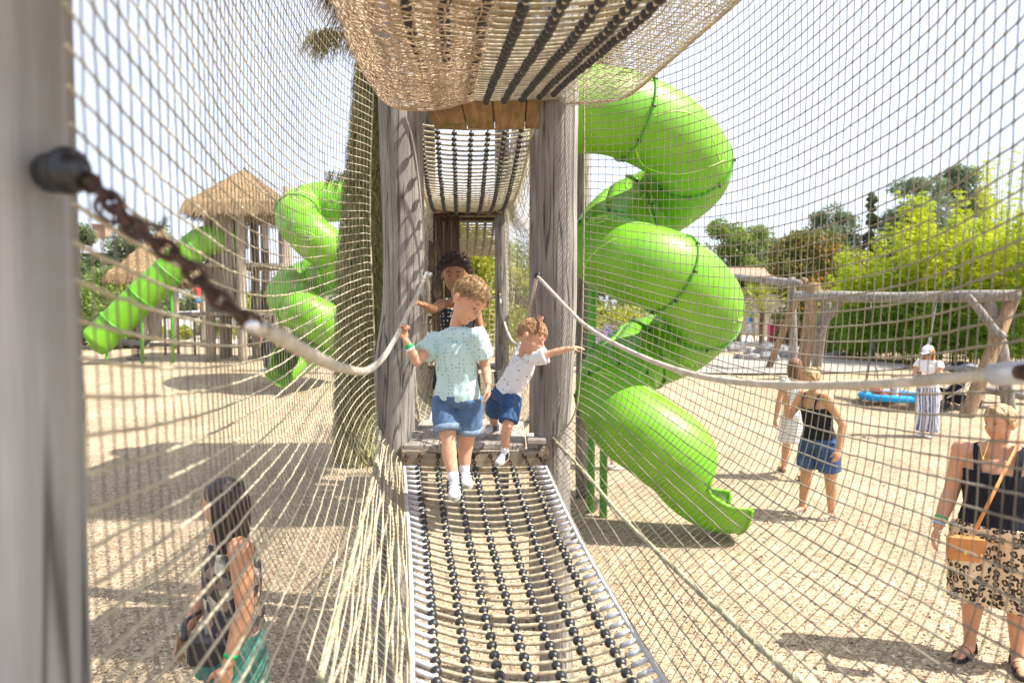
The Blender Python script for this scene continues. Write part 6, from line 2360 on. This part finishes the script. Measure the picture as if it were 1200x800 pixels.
# ---- adults: joints from a standing template
def adult(base, h, yaw, arms=None, stride=(0, 0), lean=0.0, head_yaw=None, wf=1.0, hipw=.052, shw=.100, head_pitch=0.0, arm_out=.03):
    y = R(yaw)
    f = V(-math.sin(y), math.cos(y), 0)
    s_ = V(math.cos(y), math.sin(y), 0)

    def P(x, fw, z):
        return base + s_ * x * h + f * fw * h + V(0, 0, z * h)
    J = {}
    ln = math.tan(lean)
    J['neck'] = P(0, ln * .32 + .0, .852)
    J['head'] = P(0, ln * .42 + .02, .930)
    out = {}
    for nm, sg in (('r', 1), ('l', -1)):
        out['sh' + nm] = P(sg * shw, ln * .28, .805)
        e, w_ = (arms or {}).get(nm, ((sg * (shw + arm_out + .01 * wf), .0, .64), (sg * (shw + arm_out + .02 * wf), .03, .49)))
        out['el' + nm] = P(*e)
        out['wr' + nm] = P(*w_)
        st_ = stride[0] if nm == 'r' else stride[1]
        out['hip' + nm] = P(sg * hipw, 0, .52)
        out['kn' + nm] = P(sg * hipw * .95, st_ * .5 + .012, .285)
        out['an' + nm] = P(sg * hipw * 1.0, st_, .045)
    # a = image-left, b = image-right
    a_, b_ = ('r', 'l') if out['shr'][0] / out['shr'][1] < out['shl'][0] / out['shl'][1] else ('l', 'r')
    if abs(s_[0]) < .25:
        a_, b_ = 'r', 'l'
    for j in ('sh', 'el', 'wr', 'hip', 'kn', 'an'):
        J[j + 'a'] = out[j + a_]
        J[j + 'b'] = out[j + b_]
    hy = R(yaw if head_yaw is None else head_yaw)
    face = V(-math.sin(hy), math.cos(hy), head_pitch)
    return J, face, f, (a_, b_)


# woman with the leopard print trousers
J, face, f, ab = adult(gp(1176, 4.42), 1.72, 140, head_yaw=108, wf=1.34, stride=(.0, .0), arms={'r': ((.150, -.005, .64), (.185, .07, .50)), 'l': ((-.16, -.01, .64), (-.17, .03, .49))}, hipw=.075, shw=.115)
lw = person('blond woman in a black top and leopard print shorts at the right edge', J, .225, 1.67, 'skin_tan', face + V(0, 0, -.05), wf=1.34, voxel=.007,
            hair=dict(m='blonde2', style='bun', zf=.34, zb=-.8, ex=1.15, thick=1.09, lumps=.09, seed=5, bun_z=.0), torso_front=f,
            cloth=(dict(k='tank', name='top', m='black_cloth', off=.016, z0=-.05, z1=.86, straps=.022, wr=.010), dict(k='shorts', name='shorts', m='leopard', off=.02, len=1.22, wide=2.0, z1=.26, wr=.012, vox=.011)),
            feet='sandal', foot_L=.26, toes={'a': V(-.8, -.5, 0), 'b': V(-.4, -.9, 0)}, shoe_mats=('black_leather', 'black_leather'),
            hands={'a': dict(s=.18), 'b': dict(s=.18)},
            bands=(('a', .02, 'band_blue', .007), ('a', .034, 'band_yellow', .006), ('a', .046, 'band_green', .008)))


def strap_between(t, a, c, m, r=.008, mid=None, name='shoulder_strap'):
    b = MB()
    pts = [a, c] if mid is None else [a, mid, c]
    b.tube(catmull(pts, 8), r * .4, 8, ry=r, side=V(0, -1, 0))
    return b.build(name, M[m], t)


bag = thing('handbag', 'small tan leather handbag on a long strap at the hip of the leopard print woman', 'bag', at(1122, 640, 4.2))
bcx = at(1130, 642, 4.18)
b = MB()
b.box(bcx, (.19, .07, .15), axes=[norm(V(.93, -.36, .0)), norm(V(.36, .93, 0)), V(0, 0, 1)], bev=.02)
b.build('pouch', M['tan_leather'], bag, smooth=False)
b = MB()
b.box(bcx + V(-.015, -.04, .035), (.195, .02, .09), axes=[norm(V(.93, -.36, .0)), norm(V(.36, .93, 0)), V(0, 0, 1)], bev=.008)
b.build('flap', M['tan_leather'], bag, smooth=False)
b = MB()
b.ell(bcx + V(-.03, -.056, -.01), (.011, .006, .011))
b.build('clasp', M['band_yellow'], bag)
strap_between(bag, at(1196, 514, 4.34), at(1142, 622, 4.17), 'tan_leather', .013, mid=at(1165, 576, 4.14))
b = MB()
b.tube(catmull([at(1147, 512, 4.28), at(1152, 535, 4.215), at(1160, 512, 4.26)], 8), .0015, 5)
b.ell(at(1152, 537, 4.21), (.007, .004, .009))
b.build('necklace', M['band_yellow'], lw)

# woman in blue shorts with a bun
J, face, f, ab = adult(gp(963, 7.55), 1.70, 112, head_yaw=98, lean=R(9), wf=1.18, stride=(-.03, .05), arms={'r': ((.15, .12, .66), (.12, .17, .80)), 'l': ((-.17, -.02, .64), (-.175, .02, .49))}, head_pitch=-.15, hipw=.062)
J['ana'], J['anb'] = gp(944, 7.75) + V(0, 0, .075), gp(979, 7.5) + V(0, 0, .075)
J['kna'] = (J['hipa'] + J['ana']) / 2 + V(-.02, -.02, .02)
J['knb'] = (J['hipb'] + J['anb']) / 2 + V(.0, -.02, .02)
person('woman in a black vest and denim shorts with a blond bun near the green slide', J, .225, 1.70, 'skin_tan', face, wf=1.18, voxel=.009,
       hair=dict(m='blonde2', style='bun', zf=.34, zb=-.8, ex=1.15, thick=1.09, lumps=.08, seed=9), torso_front=f,
       cloth=(dict(k='tank', name='vest', m='black_cloth', off=.013, z0=-.05, z1=.86, straps=.013, wr=.006), dict(k='shorts', name='shorts', m='denim_dark', off=.014, len=.86, wr=.008, z1=.22)),
       feet='sandal', foot_L=.25, toes={'a': V(-.9, -.35, 0), 'b': V(-.9, -.3, 0)}, shoe_mats=('sole', 'sleeve'), hands={'a': dict(s=.18, curl=.6), 'b': dict(s=.18)})

# woman in the striped dress, back turned
J, face, f, ab = adult(gp(934, 9.3), 1.68, 12, head_yaw=-5, wf=1.05, stride=(-.10, .10), hipw=.05, arms={'r': ((.14, .04, .65), (.13, .14, .60)), 'l': ((-.15, .0, .65), (-.16, .03, .5))})
J['ana'], J['anb'] = gp(921, 9.75) + V(0, 0, .075), gp(945, 9.15) + V(0, 0, .09)
J['kna'] = (J['hipa'] + J['ana']) / 2
J['knb'] = (J['hipb'] + J['anb']) / 2
person('long haired woman in a white ribbed dress with her back turned', J, .22, 1.68, 'skin_tan', face, wf=1.05, voxel=.012,
       hair=dict(m='brown_hair', style='long', zf=.30, zb=-.6, thick=1.10, len=.20, nl=220, seed=2), torso_front=f,
       cloth=(dict(k='dress', name='dress', m='stripe_dress', off=.012, hem=.82, sleeve=.35, wr=.008),), feet='sandal', foot_L=.24, shoe_mats=('brown_log', 'brown_log'), hands={'a': dict(s=.18), 'b': dict(s=.18)})

# woman with a cap and a phone
J, face, f, ab = adult(gp(1090, 12.45), 1.68, 128, head_yaw=125, wf=1.05, head_pitch=-.4, arms={'r': ((.13, .06, .655), (.03, .20, .68)), 'l': ((-.13, .06, .655), (-.03, .20, .69))}, hipw=.05)
fw = person('woman in a white cap and striped trousers looking at her phone by the swing', J, .225, 1.68, 'skin_tan', face, wf=1.05, voxel=.013,
            hair=dict(m='strawberry', style='long', zf=.35, zb=-.6, thick=1.09, len=.14, nl=180, seed=8), torso_front=f,
            cloth=(dict(k='tee', name='top', m='white_cloth', off=.012, z0=.02, sleeve=.3, wr=.006), dict(k='trousers', name='trousers', m='stripe_trouser', off=.012, wide=1.55, z1=.22, wr=.012)),
            feet='closed', foot_L=.24, hands={'a': dict(s=.17, curl=.7), 'b': dict(s=.17, curl=.7)})
hc = J['head']
fh, sh_, uh = frame_of(face)
b = MB()
b.ell(hc + uh * .075 + fh * .02, (.088, .108, .062), axes=[sh_, fh, uh], nu=20, nv=12)
b.ell(hc + uh * .052 + fh * .135, (.075, .062, .008), axes=[sh_, fh, norm(uh + fh * .25)], nu=18, nv=8)
b.build('cap', M['white_cloth'], fw)
b = MB()
for sg in (-1, 1):
    b.ell(hc + uh * .0 + fh * .088 + sh_ * sg * .03, (.027, .012, .02), axes=[sh_, fh, uh])
b.tube([hc + fh * .092 - sh_ * .02, hc + fh * .092 + sh_ * .02], .004, 6)
b.build('sunglasses', M['black'], fw)
ph = (J['wra'] + J['wrb']) / 2 + f * .10 + V(0, 0, .02)
b = MB()
b.box(ph, (.075, .012, .15), axes=[sh_, norm(V(f[0], f[1], .8)), norm(np.cross(sh_, V(f[0], f[1], .8)))], bev=.004)
b.build('case', M['black'], None, smooth=False)
o = bpy.data.objects['case']
o.name = 'mobile_phone'
tag(o, 'dark mobile phone held by the woman in the white cap', 'phone')

# woman close below at the left, long black hair
J, face, f, ab = adult(V(X_at(266, 3.15), 3.15, 0), 1.54, 128, head_yaw=92, wf=1.16, shw=.098, arms={'l': ((-.128, .0, .64), (-.125, .05, .49)), 'r': ((.13, .03, .65), (.12, .10, .52))}, hipw=.058, head_pitch=-.1)
# image-right arm is the near one
lwm = person('woman with long black hair and a floral vest standing below the left net', J, .22, 1.54, 'skin_tan', face, wf=1.16, voxel=.007,
             hair=dict(m='black_hair', style='long', ex=1.1, zf=.30, zb=-.85, thick=1.08, len=.16, nl=330, seed=6), torso_front=f,
             cloth=(dict(k='tank', name='vest', m='floral', off=.014, z0=-.05, z1=.99, wr=.008), dict(k='shorts', name='shorts', m='green_cloth', off=.018, len=.55, wide=1.8, z1=.28, wr=.010)),
             feet='sandal', foot_L=.245, shoe_mats=('black_leather', 'black_leather'), hands={'a': dict(s=.175), 'b': dict(s=.175)},
             bands=((ab[1] == 'l' and 'b' or 'a', .03, 'band_green', .009),))
bag = thing('shoulder_bag', 'black belt bag on the hip of the woman with long black hair', 'bag', V(X_at(262, 2.7), 2.7, .85))
b = MB()
hb = (J['hipa'] + J['hipb']) / 2 + V(-.03, -.16, .0)
b.box(hb, (.20, .07, .13), axes=[norm(V(1, .1, -.1)), norm(V(-.1, 1, 0)), V(0, 0, 1)], bev=.03)
b.build('pouch', M['black_leather'], bag, smooth=False)
b = MB()
b.tube(catmull([hb + V(.1, .02, .06), hb + V(.17, .16, .10), hb + V(.03, .33, .11), hb + V(-.17, .16, .08), hb + V(-.12, .0, .05)], 6), .005, 8, ry=.014, side=V(0, 0, 1))
b.build('belt', M['black_leather'], bag)

# ---- background people
def bgp(label, px, d, h, yaw, top, bottom, hm, kind='shorts', arms=None, blen=.8, skin_='skin_tan', stride=(.05, -.05), hair_style='short', zoff=0, wf=1.05, hs=None, group=None, base=None, child=False):
    base = gp(px, d) + V(0, 0, zoff) if base is None else base
    J, face, f, ab = adult(base, h, yaw, arms=arms, stride=stride, wf=wf)
    hs_ = hs or (.225 if h > 1.4 else .2)
    return person(label, J, hs_, h, skin_, face, wf=wf, voxel=.02 if h > 1.4 else .016,
                  hair=dict(m=hm, style=hair_style, zf=.35, zb=-.35, thick=1.08, locks=0, seed=int(px), nl=60, len=.15), torso_front=f,
                  cloth=(dict(k='tee', name='shirt', m=top, off=.014, z0=-.05, sleeve=.5), dict(k=kind, name='trousers' if kind == 'trousers' else 'shorts', m=bottom, off=.016, len=blen)),
                  feet='closed', foot_L=.15 * h, hands={'a': dict(s=.1 * h), 'b': dict(s=.1 * h)}, group=group, child=child)


bgp('man in a bright blue shirt and pale shorts walking along the far path', 880, 33, 1.76, 100, 'blue_cloth', 'white_cloth', 'blonde2', blen=1.0, stride=(.12, -.10))
bgp('person in navy standing behind the leaning grey brace of the swing frame', 962, 34, 1.74, 10, 'navy_cloth', 'navy_cloth', 'black_hair')
bgp('person in a white shirt and dark shorts on the far path above the planter', 974, 34.5, 1.76, 15, 'white_cloth', 'black_cloth', 'brown_hair', blen=.7)
bgp('person in a blue shirt and black shorts on the far path left of the bamboo', 993, 34, 1.74, 60, 'blue_cloth', 'black_cloth', 'brown_hair', blen=.7, stride=(.1, -.08))
bgp('small child in a red top and white cap on the raised timber deck', 233, 26, 1.05, 60, 'red_cloth', 'blue_cloth', 'white', arms={'r': ((.12, .1, .72), (.12, .25, .74)), 'l': ((-.12, .1, .72), (-.12, .25, .74))},
    base=V(X_at(233, 26), 26, CAMZ + (364 - 366) / 800 * 26 + .05), child=True, skin_='skin_light')
bgp('person dressed in black standing left of the small spiral slide', 312, 19.3, 1.60, 80, 'black_cloth', 'black_cloth', 'black_hair', kind='trousers')
bgp('child in grey patterned shorts standing behind the lower end of the big slide', 722, 9.9, 1.12, 100, 'white_cloth', 'camo', 'brown_hair', child=True, blen=1.0, skin_='skin_light', stride=(.03, -.08))
bgp('person in a pale top partly hidden beside the olive column', 398, 18.6, 1.6, -60, 'white_cloth', 'denim', 'brown_hair')


def sitting(label, c, h, yaw, top, bottom, hm, recline=0.0):
    y = R(yaw)
    f = V(-math.sin(y), math.cos(y), 0)
    s_ = V(math.cos(y), math.sin(y), 0)
    P = lambda x, fw, z: c + s_ * x * h + f * fw * h + V(0, 0, z * h)
    J = dict(neck=P(0, -recline * .33, .36), head=P(0, -recline * .4, .44), sha=P(.1, -recline * .28, .31), shb=P(-.1, -recline * .28, .31), ela=P(.16, .0, .17), elb=P(-.16, .0, .17), wra=P(.14, .13, .1), wrb=P(-.14, .13, .1),
             hipa=P(.05, 0, .05), hipb=P(-.05, 0, .05), kna=P(.08, .23, .13), knb=P(-.08, .23, .13), ana=P(.08, .42, .04), anb=P(-.08, .42, .04))
    return person(label, J, .19, h, 'skin_light', f + V(0, 0, -.1), wf=1, voxel=.016, child=True, hair=dict(m=hm, locks=0, zf=.35, zb=-.35, thick=1.08), torso_front=f,
                  cloth=(dict(k='tee', name='shirt', m=top, off=.012, z0=-.05, sleeve=.5), dict(k='shorts', name='shorts', m=bottom, off=.012, len=.9)), feet='closed', foot_L=.15)


sitting('small child in a white shirt sitting in the blue basket swing', bc + V(.08, .05, -.08), 1.0, 40, 'white_cloth', 'red_cloth', 'blonde2')
sitting('small child in red lying back at the left side of the basket swing', bc + V(-.22, 0, -.1), .9, -80, 'red_cloth', 'red_cloth', 'strawberry', recline=1.0)
